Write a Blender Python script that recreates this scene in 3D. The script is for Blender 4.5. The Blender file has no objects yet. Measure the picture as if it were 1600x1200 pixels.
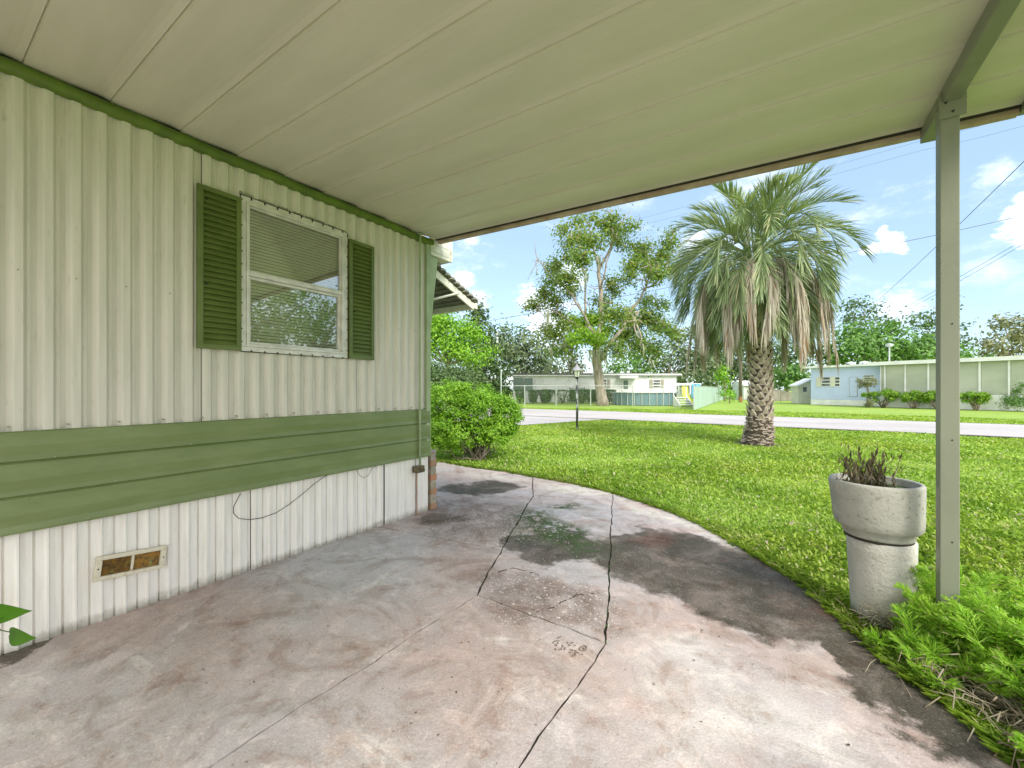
import bpy, math, random
import numpy as np
from mathutils import Vector, Matrix
random.seed(7); RNG = np.random.default_rng(11)
S = bpy.context.scene; C = S.collection
R = math.radians
# ------------------------------------------------------------------ camera model
YAW = R(33.5); H = 1.3; FPX = 640.0; CX = 800.0; HY = 608.0
FW = np.array([-math.sin(YAW), math.cos(YAW), 0.0]); RT = np.array([math.cos(YAW), math.sin(YAW), 0.0])
WX = -3.15                                        # plane of the home's side wall
def ray(px, py): return FW + RT*((px-CX)/FPX) + np.array([0, 0, (HY-py)/FPX])
def D(px, py, t): return np.array([0, 0, H]) + ray(px, py)*t
def G(px, py, z=0.0):
    t = (H-z)*FPX/(py-HY); return D(px, py, t)
def W(px, py, X=WX):
    r = ray(px, py); return np.array([0, 0, H]) + r*(X/r[0])
def G2(px, py): p = G(px, py); return (p[0], p[1])
cam = bpy.data.cameras.new('camera'); co = bpy.data.objects.new('camera', cam); C.objects.link(co)
co.location = (0, 0, H); co.rotation_euler = (R(90), 0, YAW)
cam.sensor_width = 36; cam.lens = 36*FPX/1600; cam.shift_y = 8/1600; cam.clip_start = .02; cam.clip_end = 2000
S.camera = co
# ------------------------------------------------------------------ materials
class N:
    def __init__(s, name):
        s.m = bpy.data.materials.new(name); s.m.use_nodes = True; s.t = s.m.node_tree; s.n = s.t.nodes; s.l = s.t.links
        s.b = s.n['Principled BSDF']; s.tc = s.n.new('ShaderNodeTexCoord'); s.co = s.tc.outputs['Object']
    def new(s, k, **kw):
        x = s.n.new(k)
        for a, v in kw.items(): setattr(x, a, v)
        return x
    def link(s, a, b): s.l.new(a, b)
    def mapping(s, sc=(1, 1, 1), loc=(0, 0, 0), rot=(0, 0, 0), src=None):
        x = s.new('ShaderNodeMapping'); x.inputs['Scale'].default_value = sc; x.inputs['Location'].default_value = loc; x.inputs['Rotation'].default_value = rot
        s.link(src or s.co, x.inputs[0]); return x.outputs[0]
    def noise(s, scale, detail=5, rough=.55, src=None, dist=0, out='Fac'):
        x = s.new('ShaderNodeTexNoise'); x.inputs['Scale'].default_value = scale; x.inputs['Detail'].default_value = detail
        x.inputs['Roughness'].default_value = rough; x.inputs['Distortion'].default_value = dist
        s.link(src or s.co, x.inputs['Vector']); return x.outputs[out]
    def ramp(s, f, a, b, c0=0.0, c1=1.0):
        x = s.new('ShaderNodeMapRange'); x.interpolation_type = 'SMOOTHSTEP'
        for i, v in ((1, a), (2, b), (3, c0), (4, c1)): x.inputs[i].default_value = v
        s.link(f, x.inputs[0]); return x.outputs[0]
    def mix(s, f, a, b, mode='MIX'):
        x = s.new('ShaderNodeMix', data_type='RGBA', blend_type=mode)
        for i, v in ((0, f), (6, a), (7, b)):
            if isinstance(v, (int, float)): x.inputs[i].default_value = v
            elif isinstance(v, tuple): x.inputs[i].default_value = (*v, 1) if len(v) == 3 else v
            else: s.link(v, x.inputs[i])
        return x.outputs[2]
    def math(s, op, a, b=0.0):
        x = s.new('ShaderNodeMath', operation=op)
        for i, v in ((0, a), (1, b)):
            if isinstance(v, (int, float)): x.inputs[i].default_value = v
            else: s.link(v, x.inputs[i])
        return x.outputs[0]
    def color(s, v):
        if isinstance(v, tuple): s.b.inputs['Base Color'].default_value = (*v, 1)
        else: s.link(v, s.b.inputs['Base Color'])
    def bump(s, h, strength=.3, dist=.01):
        x = s.new('ShaderNodeBump'); x.inputs['Strength'].default_value = strength; x.inputs['Distance'].default_value = dist
        s.link(h, x.inputs['Height']); s.link(x.outputs[0], s.b.inputs['Normal'])
    def rough(s, v):
        if isinstance(v, (int, float)): s.b.inputs['Roughness'].default_value = v
        else: s.link(v, s.b.inputs['Roughness'])
def simple(name, c1, c2=None, scale=6, rough=.6, bump=0, bscale=60, metal=0, stretch=(1, 1, 1), lo=.35, hi=.65, bdist=.004, spec=.5):
    m = N(name); m.rough(rough); m.b.inputs['Metallic'].default_value = metal; m.b.inputs['Specular IOR Level'].default_value = spec
    if c2: m.color(m.mix(m.ramp(m.noise(scale, src=m.mapping(stretch)), lo, hi), c1, c2))
    else: m.color(c1)
    if bump: m.bump(m.noise(bscale, 4), bump, bdist)
    return m.m
def leafmat(name, cols, scale=.6, trans=.35, rough=.5, big=False):
    m = N(name); g = m.new('ShaderNodeNewGeometry')
    c = m.mix(m.ramp(m.noise(scale, 3), .38, .62), cols[0], cols[1])
    c = m.mix(m.ramp(g.outputs['Random Per Island'], .3, 1), c, cols[2])
    if len(cols) > 3: c = m.mix(m.ramp(g.outputs['Random Per Island'], .93, .95), c, cols[3])
    m.color(c); m.rough(rough); m.b.inputs['Specular IOR Level'].default_value = .3
    if big: c = m.mix(m.ramp(m.noise(.22, 5, .6), .42, .62, 0, .55), c, m.mix(1.0, c, (1.15, .98, .9), 'MULTIPLY')); c = m.mix(m.ramp(m.noise(1.6, 5, .7), .56, .70, 0, .6), c, (.50, .50, .22)); c = m.mix(m.ramp(m.noise(.6, 6, .7), .54, .66, 0, .5), c, m.mix(1.0, c, (.55, .66, .5), 'MULTIPLY')); m.color(c)
    t = m.new('ShaderNodeBsdfTranslucent'); m.link(m.mix(1.0, c, (1.25, 1.3, .7), 'MULTIPLY'), t.inputs[0])
    x = m.new('ShaderNodeMixShader'); x.inputs[0].default_value = trans
    m.link(m.b.outputs[0], x.inputs[1]); m.link(t.outputs[0], x.inputs[2]); m.link(x.outputs[0], m.n['Material Output'].inputs[0])
    return m.m
MT = {}
# ------------------------------------------------------------------ mesh builder
ORG = {}
class MB:
    def __init__(s): s.v = []; s.f = []; s.pc = []
    def add(s, vs, fs):
        vs = list(vs); s.pc.append((vs, fs)); o = len(s.v); s.v += [tuple(map(float, p)) for p in vs]; s.f += [tuple(i+o for i in f) for f in fs]; return s
    def box(s, x0, x1, y0, y1, z0, z1, M=None):
        vs = [(x, y, z) for z in (z0, z1) for y in (y0, y1) for x in (x0, x1)]
        if M is not None: vs = [tuple(M @ Vector(p)) for p in vs]
        return s.add(vs, [(0, 2, 3, 1), (4, 5, 7, 6), (0, 1, 5, 4), (2, 6, 7, 3), (0, 4, 6, 2), (1, 3, 7, 5)])
    def quad(s, a, b, c, d): return s.add([a, b, c, d], [(0, 1, 2, 3)])
    def tube(s, pts, rad, n=8, cap=True):
        pts = [Vector(p) for p in pts]; rr = rad if hasattr(rad, '__len__') else [rad]*len(pts)
        vs = []; fs = []; up = Vector((0, 0, 1)); prev = None
        for i, p in enumerate(pts):
            d = (pts[min(i+1, len(pts)-1)]-pts[max(i-1, 0)]).normalized()
            if prev is None:
                a = d.cross(up)
                if a.length < .05: a = d.cross(Vector((1, 0, 0)))
            else: a = prev - d*prev.dot(d)
            a.normalize(); prev = a; b = d.cross(a)
            for k in range(n):
                t = 2*math.pi*k/n; vs.append(p+(a*math.cos(t)+b*math.sin(t))*rr[i])
        for i in range(len(pts)-1):
            for k in range(n): fs.append((i*n+k, i*n+(k+1) % n, (i+1)*n+(k+1) % n, (i+1)*n+k))
        if cap: fs.append(tuple(range(n))[::-1]); fs.append(tuple((len(pts)-1)*n+k for k in range(n)))
        return s.add(vs, fs)
    def lathe(s, prof, c=(0, 0, 0), n=32, lean=(0, 0)):
        vs = []; fs = []
        for r, z in prof:
            for k in range(n):
                t = 2*math.pi*k/n; vs.append((c[0]+r*math.cos(t)+lean[0]*z, c[1]+r*math.sin(t)+lean[1]*z, c[2]+z))
        for i in range(len(prof)-1):
            for k in range(n): fs.append((i*n+k, i*n+(k+1) % n, (i+1)*n+(k+1) % n, (i+1)*n+k))
        return s.add(vs, fs)
    def split(s, name, mat, parent=None, per=1, smooth=False, bevel=0):
        for i in range(0, len(s.pc), per):
            q = MB()
            for vs, fs in s.pc[i:i+per]: q.add(vs, fs)
            q.build(name, mat, parent, smooth, bevel)
    def prism(s, poly, z0, z1):
        n = len(poly); vs = [(p[0], p[1], z0) for p in poly]+[(p[0], p[1], z1) for p in poly]
        return s.add(vs, [tuple(range(n))[::-1], tuple(range(n, 2*n))]+[(i, (i+1) % n, n+(i+1) % n, n+i) for i in range(n)])
    def build(s, name, mat, parent=None, smooth=False, bevel=0):
        o = raw(name, np.array(s.v, float).reshape(-1, 3), s.f, mat, parent, smooth)
        if bevel:
            b = o.modifiers.new('bevel', 'BEVEL'); b.width = bevel; b.segments = 2; b.limit_method = 'ANGLE'; b.angle_limit = R(40)
        return o
def raw(name, v, f, mat, parent=None, smooth=False):
    me = bpy.data.meshes.new(name)
    if parent is not None: v = v-np.array(ORG[parent.name])
    me.from_pydata(v.tolist(), [], f); me.validate()
    return fin(name, me, mat, parent, smooth)
def fin(name, me, mat, parent, smooth):
    me.materials.append(MT[mat] if isinstance(mat, str) else mat)
    if smooth: me.polygons.foreach_set('use_smooth', [True]*len(me.polygons))
    o = bpy.data.objects.new(name, me); C.objects.link(o)
    if parent is not None: o.parent = parent; ORG[o.name] = ORG[parent.name]
    else: ORG[o.name] = (0, 0, 0)
    return o
def fast(name, v, nper, mat, parent=None, smooth=False):
    """v: (n*nper,3) array, faces of nper consecutive verts"""
    v = np.asarray(v, np.float32).reshape(-1, 3)
    if parent is not None: v = v-np.array(ORG[parent.name], np.float32)
    me = bpy.data.meshes.new(name); nv = len(v); nf = nv//nper
    me.vertices.add(nv); me.vertices.foreach_set('co', v.ravel().astype(np.float32))
    me.loops.add(nv); me.loops.foreach_set('vertex_index', np.arange(nv, dtype=np.int32))
    me.polygons.add(nf); me.polygons.foreach_set('loop_start', np.arange(0, nv, nper, dtype=np.int32))
    me.update(calc_edges=True)
    return fin(name, me, mat, parent, smooth)
def grid(name, P, mat, parent=None):
    """P: (n, m, 3) strips: n ribbons of m rows x 2 verts -> faces"""
    n, m = P.shape[:2]
    P = P.reshape(n, m//2, 2, 3)
    q = np.stack([P[:, :-1, 0], P[:, :-1, 1], P[:, 1:, 1], P[:, 1:, 0]], axis=2)
    rows = m//2
    v = P.reshape(-1, 3)
    if parent is not None: v = v-np.array(ORG[parent.name])
    base = (np.arange(n)*m)[:, None, None]; r = (np.arange(rows-1)*2)[None, :, None]
    idx = base+r+np.array([0, 1, 3, 2])[None, None, :]
    me = bpy.data.meshes.new(name); me.vertices.add(len(v)); me.vertices.foreach_set('co', v.astype(np.float32).ravel())
    li = idx.ravel().astype(np.int32); me.loops.add(len(li)); me.loops.foreach_set('vertex_index', li)
    nf = len(li)//4; me.polygons.add(nf); me.polygons.foreach_set('loop_start', np.arange(0, nf*4, 4, dtype=np.int32))
    me.update(calc_edges=True)
    return fin(name, me, mat, parent, False)
def tag(o, label=None, cat=None, group=None, kind=None):
    for k, v in (('label', label), ('category', cat), ('group', group), ('kind', kind)):
        if v: o[k] = v
    return o
def thing(name, loc, label, cat, group=None):
    o = bpy.data.objects.new(name, None); C.objects.link(o); o.location = [float(x) for x in loc]; o.empty_display_size = .2
    ORG[o.name] = tuple(float(x) for x in loc); return tag(o, label, cat, group)
def dup(root, loc, rz=0, label=None, sc=None):
    r = root.copy(); C.objects.link(r); r.location = [float(x) for x in loc]; r.rotation_euler = (0, 0, rz)
    if label: r['label'] = label
    if sc: r.scale = sc
    for ch in list(root.children):
        c = ch.copy(); C.objects.link(c); c.parent = r
        for g in list(ch.children):
            d = g.copy(); C.objects.link(d); d.parent = c
    return r
def inpoly(x, y, poly):
    ins = np.zeros(x.shape, bool); n = len(poly)
    for i in range(n):
        x1, y1 = poly[i]; x2, y2 = poly[(i+1) % n]
        if y1 == y2: continue
        c = ((y1 > y) != (y2 > y)) & (x < (x2-x1)*(y-y1)/(y2-y1)+x1); ins ^= c
    return ins
def unit(a): return a/np.maximum(np.linalg.norm(a, axis=-1, keepdims=True), 1e-9)
# ------------------------------------------------------------------ material set
def setup_mats():
    m = N('siding_paint')     # cream aluminium siding, weathered in vertical streaks
    st = m.noise(3.0, 5, src=m.mapping((1, 7, .5)))
    c = m.mix(m.ramp(st, .35, .7), (.66, .63, .57), (.57, .555, .49))
    c = m.mix(m.ramp(m.noise(14, 6, .7, src=m.mapping((1, 3, .5))), .56, .8), c, (.43, .43, .35))
    m.color(c); m.rough(.42); m.bump(m.noise(9, 2, src=m.mapping((1, 2, .6))), .12, .01); MT['siding'] = m.m
    m = N('skirt_paint')
    st = m.noise(4.0, 6, .65, src=m.mapping((1, 9, .7)))
    c = m.mix(m.ramp(st, .4, .75), (.86, .83, .79), (.74, .71, .65))
    c = m.mix(m.ramp(m.noise(20, 6, .7, src=m.mapping((1, 4, .6))), .6, .85), c, (.52, .51, .42))
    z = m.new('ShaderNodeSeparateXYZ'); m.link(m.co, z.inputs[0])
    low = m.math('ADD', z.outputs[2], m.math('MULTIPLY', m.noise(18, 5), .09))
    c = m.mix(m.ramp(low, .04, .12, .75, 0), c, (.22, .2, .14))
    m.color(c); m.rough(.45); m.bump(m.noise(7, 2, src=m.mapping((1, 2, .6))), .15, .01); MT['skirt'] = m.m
    m = N('green_paint')
    c = m.mix(m.ramp(m.noise(2.2, 6, .65, src=m.mapping((1, 1, 3))), .35, .7), (.15, .20, .068), (.195, .245, .098))
    c = m.mix(m.ramp(m.noise(30, 4, .7), .66, .8), c, (.1, .13, .04))
    m.color(c); m.rough(.38); m.bump(m.noise(5, 2), .1, .008); MT['green'] = m.m
    MT['green_dark'] = simple('shutter_paint', (.125, .17, .04), (.095, .135, .03), 5, .42, .1, 40)
    MT['green_trim'] = simple('trim_paint', (.12, .19, .02), (.08, .13, .015), 7, .5, .3, 60)
    m = N('ceiling_paint')
    c = m.mix(m.ramp(m.noise(1.2, 6, .6, src=m.mapping((.6, 2.5, 1))), .35, .7), (.64, .615, .52), (.57, .55, .455))
    c = m.mix(m.ramp(m.noise(6, 6, .75), .62, .85, 0, .5), c, (.42, .39, .31))
    m.color(c); m.rough(.45); m.bump(m.noise(2.5, 2, src=m.mapping((.4, 4, 1))), .1, .01); MT['ceiling'] = m.m
    MT['fascia'] = simple('fascia_paint', (.50, .40, .33), (.36, .26, .2), 5, .6, .2, 40)
    MT['roof_top'] = simple('roof_top', (.6, .6, .55), (.4, .4, .36), 1, .6)
    MT['black'] = simple('black_rubber', (.015, .015, .012), (.03, .03, .025), 20, .7)
    MT['dark'] = simple('dark_gap', (.03, .028, .02), None, 1, .9)
    MT['post'] = simple('post_paint', (.235, .25, .185), (.19, .205, .15), 3, .45, .1, 50, stretch=(1, 1, .4))
    MT['alu'] = simple('aluminium', (.72, .70, .66), (.58, .57, .53), 12, .4, .15, 90, metal=.25)
    MT['white'] = simple('white_paint', (.8, .8, .78), (.68, .69, .66), 1.5, .5)
    MT['white_dirty'] = simple('old_white_paint', (.72, .71, .62), (.42, .42, .33), 9, .6, .3, 50, lo=.45, hi=.8)
    MT['awning_slat'] = simple('awning_slat', (.36, .36, .29), (.24, .24, .2), 12, .5)
    MT['blind'] = simple('blind', (.82, .82, .68), (.78, .78, .64), 3, .5)
    MT['caulk'] = simple('caulk', (.33, .33, .26), (.25, .25, .2), 30, .9, .6, 80)
    m = N('window_glass')
    for n_ in list(m.n):
        if n_.type == 'BSDF_PRINCIPLED': m.n.remove(n_)
    tr = m.new('ShaderNodeBsdfTransparent'); tr.inputs[0].default_value = (.96, .98, .95, 1)
    gl = m.new('ShaderNodeBsdfGlossy'); gl.inputs['Roughness'].default_value = .015
    lw = m.new('ShaderNodeFresnel'); lw.inputs[0].default_value = 1.9
    bp = m.new('ShaderNodeBump'); bp.inputs['Strength'].default_value = .03; bp.inputs['Distance'].default_value = .004
    m.link(m.noise(3, 2), bp.inputs['Height']); m.link(bp.outputs[0], gl.inputs['Normal'])
    mx = m.new('ShaderNodeMixShader'); m.link(m.ramp(lw.outputs[0], 0, .6, .12, .65), mx.inputs[0]); m.link(tr.outputs[0], mx.inputs[1]); m.link(gl.outputs[0], mx.inputs[2])
    m.link(mx.outputs[0], m.n['Material Output'].inputs[0]); MT['glass'] = m.m
    # concrete patio
    m = N('patio_concrete')
    wn = m.noise(2.2, 6, .6, out='Color')
    wv = m.new('ShaderNodeVectorMath', operation='SUBTRACT'); m.link(wn, wv.inputs[0]); wv.inputs[1].default_value = (.5, .5, .5)
    ws = m.new('ShaderNodeVectorMath', operation='SCALE'); m.link(wv.outputs[0], ws.inputs[0]); ws.inputs['Scale'].default_value = .75
    wa = m.new('ShaderNodeVectorMath', operation='ADD'); m.link(m.co, wa.inputs[0]); m.link(ws.outputs[0], wa.inputs[1]); warp = wa.outputs[0]
    wa2 = m.new('ShaderNodeVectorMath', operation='MULTIPLY'); m.link(warp, wa2.inputs[0]); wa2.inputs[1].default_value = (1, 1, 0); warp = wa2.outputs[0]
    def ell(cx, cy, rx, ry, rot=0, soft=.35):
        mp = m.new('ShaderNodeMapping', vector_type='TEXTURE'); mp.inputs['Location'].default_value = (cx, cy, 0); mp.inputs['Rotation'].default_value = (0, 0, rot); mp.inputs['Scale'].default_value = (rx, ry, 1)
        m.link(warp, mp.inputs[0]); ln = m.new('ShaderNodeVectorMath', operation='LENGTH'); m.link(mp.outputs[0], ln.inputs[0])
        return m.ramp(ln.outputs['Value'], 1-soft, 1+soft, 1, 0)
    def ellseg(p1, p2, w, soft=.35):
        a = np.array(G2(*p1)); b = np.array(G2(*p2)); c = (a+b)/2; d = b-a
        return ell(c[0], c[1], np.linalg.norm(d)/2+w*.3, w, math.atan2(d[1], d[0]), soft)
    def mx2(a, b): return m.math('MAXIMUM', a, b)
    n1 = m.noise(.9, 8, .62); n2 = m.noise(3.5, 8, .68, dist=.6); n3 = m.noise(14, 6, .7)
    str_ = m.noise(2.0, 7, .7, src=m.mapping((1, 2.6, 1), rot=(0, 0, .5)), dist=.4)
    c = m.mix(m.ramp(n1, .36, .62), (.44, .35, .315), (.46, .425, .415))
    c = m.mix(m.ramp(n2, .48, .68, 0, .65), c, (.38, .29, .24))
    c = m.mix(m.ramp(str_, .54, .74, 0, .8), c, (.66, .62, .57))
    c = m.mix(m.ramp(m.noise(5, 6, .7), .56, .72, 0, .5), c, (.30, .27, .24))
    spk = m.ramp(n3, .60, .72)
    grey = ellseg((420, 900), (620, 860), .55)
    c = m.mix(m.math('MULTIPLY', grey, .6), c, (.47, .46, .46))
    # bleached zones
    bl = mx2(ellseg((1020, 1000), (1120, 1090), .22, .6), ellseg((1050, 1150), (1300, 1130), .14, .7))
    c = m.mix(m.math('MULTIPLY', bl, m.ramp(n2, .35, .6, .15, .7)), c, (.62, .585, .545))
    # moisture stains and mould with an outline of their own
    brk = m.ramp(n2, .42, .68, 1, .72)
    dk = mx2(ellseg((985, 845), (1350, 985), .60, .25), ellseg((1100, 870), (1300, 925), .50, .3)); dk = mx2(dk, ellseg((980, 880), (1100, 880), .42, .3))
    dk = mx2(dk, ellseg((1330, 985), (1540, 1170), .27)); dk = mx2(dk, ellseg((980, 900), (1000, 830), .26))
    dk = mx2(dk, ellseg((800, 850), (935, 860), .36, .3)); dk = mx2(dk, ellseg((60, 980), (-40, 1040), .14))
    dk = mx2(dk, ellseg((700, 765), (800, 762), .35, .5)); dk = mx2(dk, m.math('MULTIPLY', ellseg((650, 815), (720, 812), .14, .6), .8))
    dk = m.math('MULTIPLY', m.ramp(m.math('ADD', dk, m.math('MULTIPLY', m.math('SUBTRACT', m.noise(5, 9, .75, dist=.8), .5), .85)), .26, .74), brk)
    c = m.mix(m.math('MULTIPLY', dk, .93), c, m.mix(m.ramp(n1, .4, .6), (.040, .038, .024), (.070, .056, .038)))
    br = mx2(ellseg((690, 790), (790, 830), .55, .4), ellseg((760, 905), (930, 960), .26, .4))
    c = m.mix(m.math('MULTIPLY', br, m.ramp(n2, .3, .6, .25, .7)), c, (.17, .125, .10))
    rd = mx2(ellseg((1000, 840), (1040, 850), .18, .7), ellseg((1290, 960), (1330, 975), .10, .8))
    c = m.mix(m.math('MULTIPLY', rd, .45), c, (.13, .055, .035))
    ms = mx2(ellseg((820, 800), (915, 860), .30, .6), ellseg((865, 792), (905, 790), .12, .8)); ms = m.math('MULTIPLY', ms, m.ramp(m.noise(9, 6, .7), .40, .52))
    c = m.mix(m.math('MULTIPLY', ms, .95), c, (.04, .075, .010))
    ed = mx2(ellseg((850, 758), (950, 775), .17, .5), ellseg((960, 780), (1130, 845), .09, .7)); ed = mx2(ed, ellseg((740, 742), (830, 752), .17, .6))
    c = m.mix(m.math('MULTIPLY', ed, m.ramp(n2, .3, .6, .4, .8)), c, (.58, .54, .46))
    lich = mx2(ellseg((720, 830), (900, 800), .55, .5), ellseg((780, 900), (930, 960), .35, .4))
    sp2 = m.math('MULTIPLY', m.math('ADD', m.math('MULTIPLY', lich, .9), .10), m.ramp(m.noise(38, 3, .6), .60, .66))
    c = m.mix(sp2, c, (.66, .60, .54))
    c = m.mix(m.math('MULTIPLY', spk, .4), c, (.18, .14, .11))
    c = m.mix(m.ramp(m.noise(7, 8, .75, dist=1.2), .52, .70, 0, .8), c, m.mix(1.0, c, (.72, .62, .56), 'MULTIPLY'))
    c = m.mix(m.ramp(m.noise(11, 8, .8, dist=2, src=m.mapping((1, .45, 1))), .58, .72, 0, .8), c, m.mix(1.0, c, (1.4, 1.4, 1.4), 'MULTIPLY'))
    c = m.mix(m.ramp(m.noise(55, 2, .5), .72, .74, 0, .55), c, (.05, .045, .03))
    wear = m.ramp(m.math('MAXIMUM', dk, br), .1, .5, .30, 1.0)
    c = m.mix(m.math('MULTIPLY', wear, m.ramp(m.noise(90, 4, .75), .48, .68, 0, .9)), c, m.mix(1.0, c, (.55, .52, .50), 'MULTIPLY')); c = m.mix(m.math('MULTIPLY', wear, m.ramp(m.noise(120, 3, .7), .50, .66, 0, 1)), c, m.mix(1.0, c, (1.75, 1.72, 1.68), 'MULTIPLY'))
    c = m.mix(m.math('MULTIPLY', wear, m.ramp(m.noise(26, 7, .8, dist=1), .52, .66, 0, .8)), c, m.mix(1.0, c, (.66, .62, .58), 'MULTIPLY'))
    sw = m.noise(1.6, 5, .55, dist=3.0); c = m.mix(m.ramp(sw, .47, .53, 0, .8), c, m.mix(1.0, c, (1.14, 1.13, 1.15), 'MULTIPLY')); c = m.mix(m.ramp(sw, .40, .44, .75, 0), c, m.mix(1.0, c, (.86, .78, .74), 'MULTIPLY'))
    c = m.mix(m.ramp(m.noise(2.6, 9, .72, dist=2.2), .50, .60, 0, .8), c, m.mix(1.0, c, (1.22, 1.2, 1.18), 'MULTIPLY'))
    m.color(c); m.b.inputs['Specular IOR Level'].default_value = .22; m.rough(m.ramp(n2, .3, .7, .55, .8))
    m.bump(m.math('ADD', m.math('MULTIPLY', n3, .6), m.noise(80, 5, .75)), .6, .007); MT['patio'] = m.m
    MT['scratch'] = simple('scratch', (.2, .16, .13), None, 1, .9)
    MT['soil'] = simple('soil', (.030, .024, .016), (.016, .014, .009), 30, .95, .6, 60, bdist=.01)
    # lawn ground
    m = N('lawn_ground')
    c = m.mix(m.ramp(m.noise(.35, 6, .6), .38, .62), (.31, .45, .07), (.38, .52, .09))
    c = m.mix(m.ramp(m.noise(1.3, 6, .7, src=m.mapping((1, 3, 1), rot=(0, 0, -.05))), .5, .75), c, (.19, .29, .025))
    c = m.mix(m.ramp(m.noise(16, 5, .8), .45, .72), c, (.10, .17, .015))
    c = m.mix(m.ramp(m.noise(.9, 6, .75), .58, .74, 0, .5), c, (.30, .27, .12)); c = m.mix(m.ramp(m.noise(1.1, 4, .6, src=m.mapping((.12, 1.6, 1), rot=(0, 0, -.03))), .45, .62, 0, .55), c, (.20, .34, .025))
    pc = m.new('ShaderNodeMapping', vector_type='TEXTURE'); pp = D(1184, 695, 9.85); pc.inputs['Location'].default_value = (pp[0]-.15, pp[1], 0); pc.inputs['Scale'].default_value = (1.1, .7, 1)
    m.link(m.co, pc.inputs[0]); ln = m.new('ShaderNodeVectorMath', operation='LENGTH'); m.link(pc.outputs[0], ln.inputs[0])
    c = m.mix(m.ramp(m.math('ADD', ln.outputs['Value'], m.noise(4, 4)), .95, 1.5, .8, 0), c, (.17, .14, .075))
    m.color(c); m.rough(.9); m.bump(m.noise(45, 5, .8), .8, .03); MT['lawn'] = m.m
    MT['grass'] = leafmat('grass_blade', ((.31, .47, .06), (.42, .57, .09), (.16, .30, .035), (.55, .56, .32)), .9, .35, .5, True)
    m = N('road_concrete')
    c = m.mix(m.ramp(m.noise(.4, 7, .7, src=m.mapping((.3, 1, 1))), .35, .65), (.52, .48, .465), (.46, .42, .40))
    c = m.mix(m.ramp(m.noise(5, 5, .8), .50, .75, 0, .6), c, (.27, .245, .22)); c = m.mix(m.ramp(m.noise(.8, 8, .8, src=m.mapping((.25, 1, 1)), dist=1), .52, .62, 0, .5), c, (.33, .30, .28)); m.color(c); m.rough(.8); m.bump(m.noise(30, 4), .3, .01); MT['road'] = m.m
    MT['road_edge'] = simple('road_edge', (.17, .15, .11), (.09, .1, .05), 3, .9)
    MT['planter'] = None
    m = N('planter_concrete'); n_ = m.noise(28, 5, .7)
    c = m.mix(m.ramp(m.noise(5, 6, .65), .35, .7), (.60, .575, .52), (.49, .47, .42)); c = m.mix(m.ramp(m.noise(60, 3, .6), .60, .7, 0, .5), c, (.2, .19, .16))
    c = m.mix(m.ramp(m.noise(3.5, 6, .7, src=m.mapping((1, 1, .5))), .6, .78, 0, .6), c, (.24, .235, .19))
    z = m.new('ShaderNodeSeparateXYZ'); m.link(m.co, z.inputs[0])
    c = m.mix(m.ramp(m.math('ADD', z.outputs[2], m.math('MULTIPLY', m.noise(14, 5), .14)), .08, .18, .7, 0), c, (.16, .15, .10))
    m.color(c); m.rough(.9); m.bump(m.math('ADD', m.noise(85, 3, .6), m.noise(45, 3, .6)), .7, .010); MT['planter'] = m.m
    m = N('planter_bowl_concrete')
    c = m.mix(m.ramp(m.noise(6, 6, .7), .35, .7), (.44, .43, .385), (.33, .325, .285)); c = m.mix(m.ramp(m.noise(45, 3, .6), .58, .7, 0, .6), c, (.17, .17, .14))
    m.color(c); m.rough(.85); m.bump(m.math('ADD', m.noise(60, 4, .6), m.noise(20, 3, .6)), .5, .008); MT['bowl'] = m.m
    MT['dead'] = leafmat('dry_leaf', ((.13, .11, .06), (.19, .155, .09), (.06, .05, .03), (.24, .28, .13)), 14, .15, .8)
    MT['moss_soil'] = simple('mossy_soil', (.05, .11, .015), (.02, .025, .010), 22, .95, .8, 50, bdist=.02)
    MT['straw'] = leafmat('straw', ((.34, .28, .19), (.24, .19, .13), (.45, .40, .30)), 9, .2, .7)
    MT['fern'] = leafmat('fern_leaf', ((.36, .58, .07), (.48, .66, .11), (.20, .41, .035), (.55, .50, .26)), 3.5, .45, .5)
    MT['vine'] = leafmat('vine_leaf', ((.07, .2, .008), (.05, .15, .008), (.09, .22, .02)), 8, .3, .45)
    MT['bark'] = simple('bark', (.33, .27, .21), (.17, .135, .10), 3.5, .9, .9, 14, stretch=(3, 3, .6), bdist=.04)
    MT['bark_pale'] = simple('pale_bark', (.42, .37, .31), (.24, .2, .155), 2.5, .9, .9, 9, stretch=(2.5, 2.5, .5), bdist=.05)
    MT['twig'] = simple('twig', (.23, .19, .15), (.13, .11, .085), 6, .9)
    MT['palm_trunk'] = simple('palm_trunk', (.50, .42, .36), (.30, .24, .19), 9, .9, .8, 30, bdist=.02)
    MT['palm_core'] = simple('palm_core', (.10, .075, .055), (.05, .04, .03), 12, .95, .8, 30, bdist=.02)
    MT['palm_green'] = leafmat('palm_leaf', ((.25, .33, .16), (.33, .39, .20), (.15, .22, .09), (.46, .44, .25)), 1.2, .22, .4)
    MT['palm_dead'] = leafmat('palm_dry_leaf', ((.44, .39, .32), (.36, .30, .235), (.52, .48, .41), (.3, .17, .10)), 1.6, .2, .7)
    MT['moss'] = leafmat('hanging_moss', ((.36, .38, .28), (.29, .32, .22), (.42, .43, .33)), 2, .3, .9)
    MT['house_blue'] = simple('pale_blue_siding', (.52, .60, .82), (.48, .56, .77), 1.2, .6)
    MT['screen'] = simple('porch_screen', (.36, .39, .30), (.46, .48, .38), .35, .35, stretch=(1, 1, 2.5))
    MT['screen_dark'] = simple('dark_screen', (.13, .19, .15), (.16, .22, .18), 1, .4)
    MT['pane'] = simple('dark_pane', (.05, .06, .06), (.16, .18, .18), 2, .12)
    MT['taupe'] = simple('taupe_shutter', (.33, .31, .25), None, 1, .6)
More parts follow.
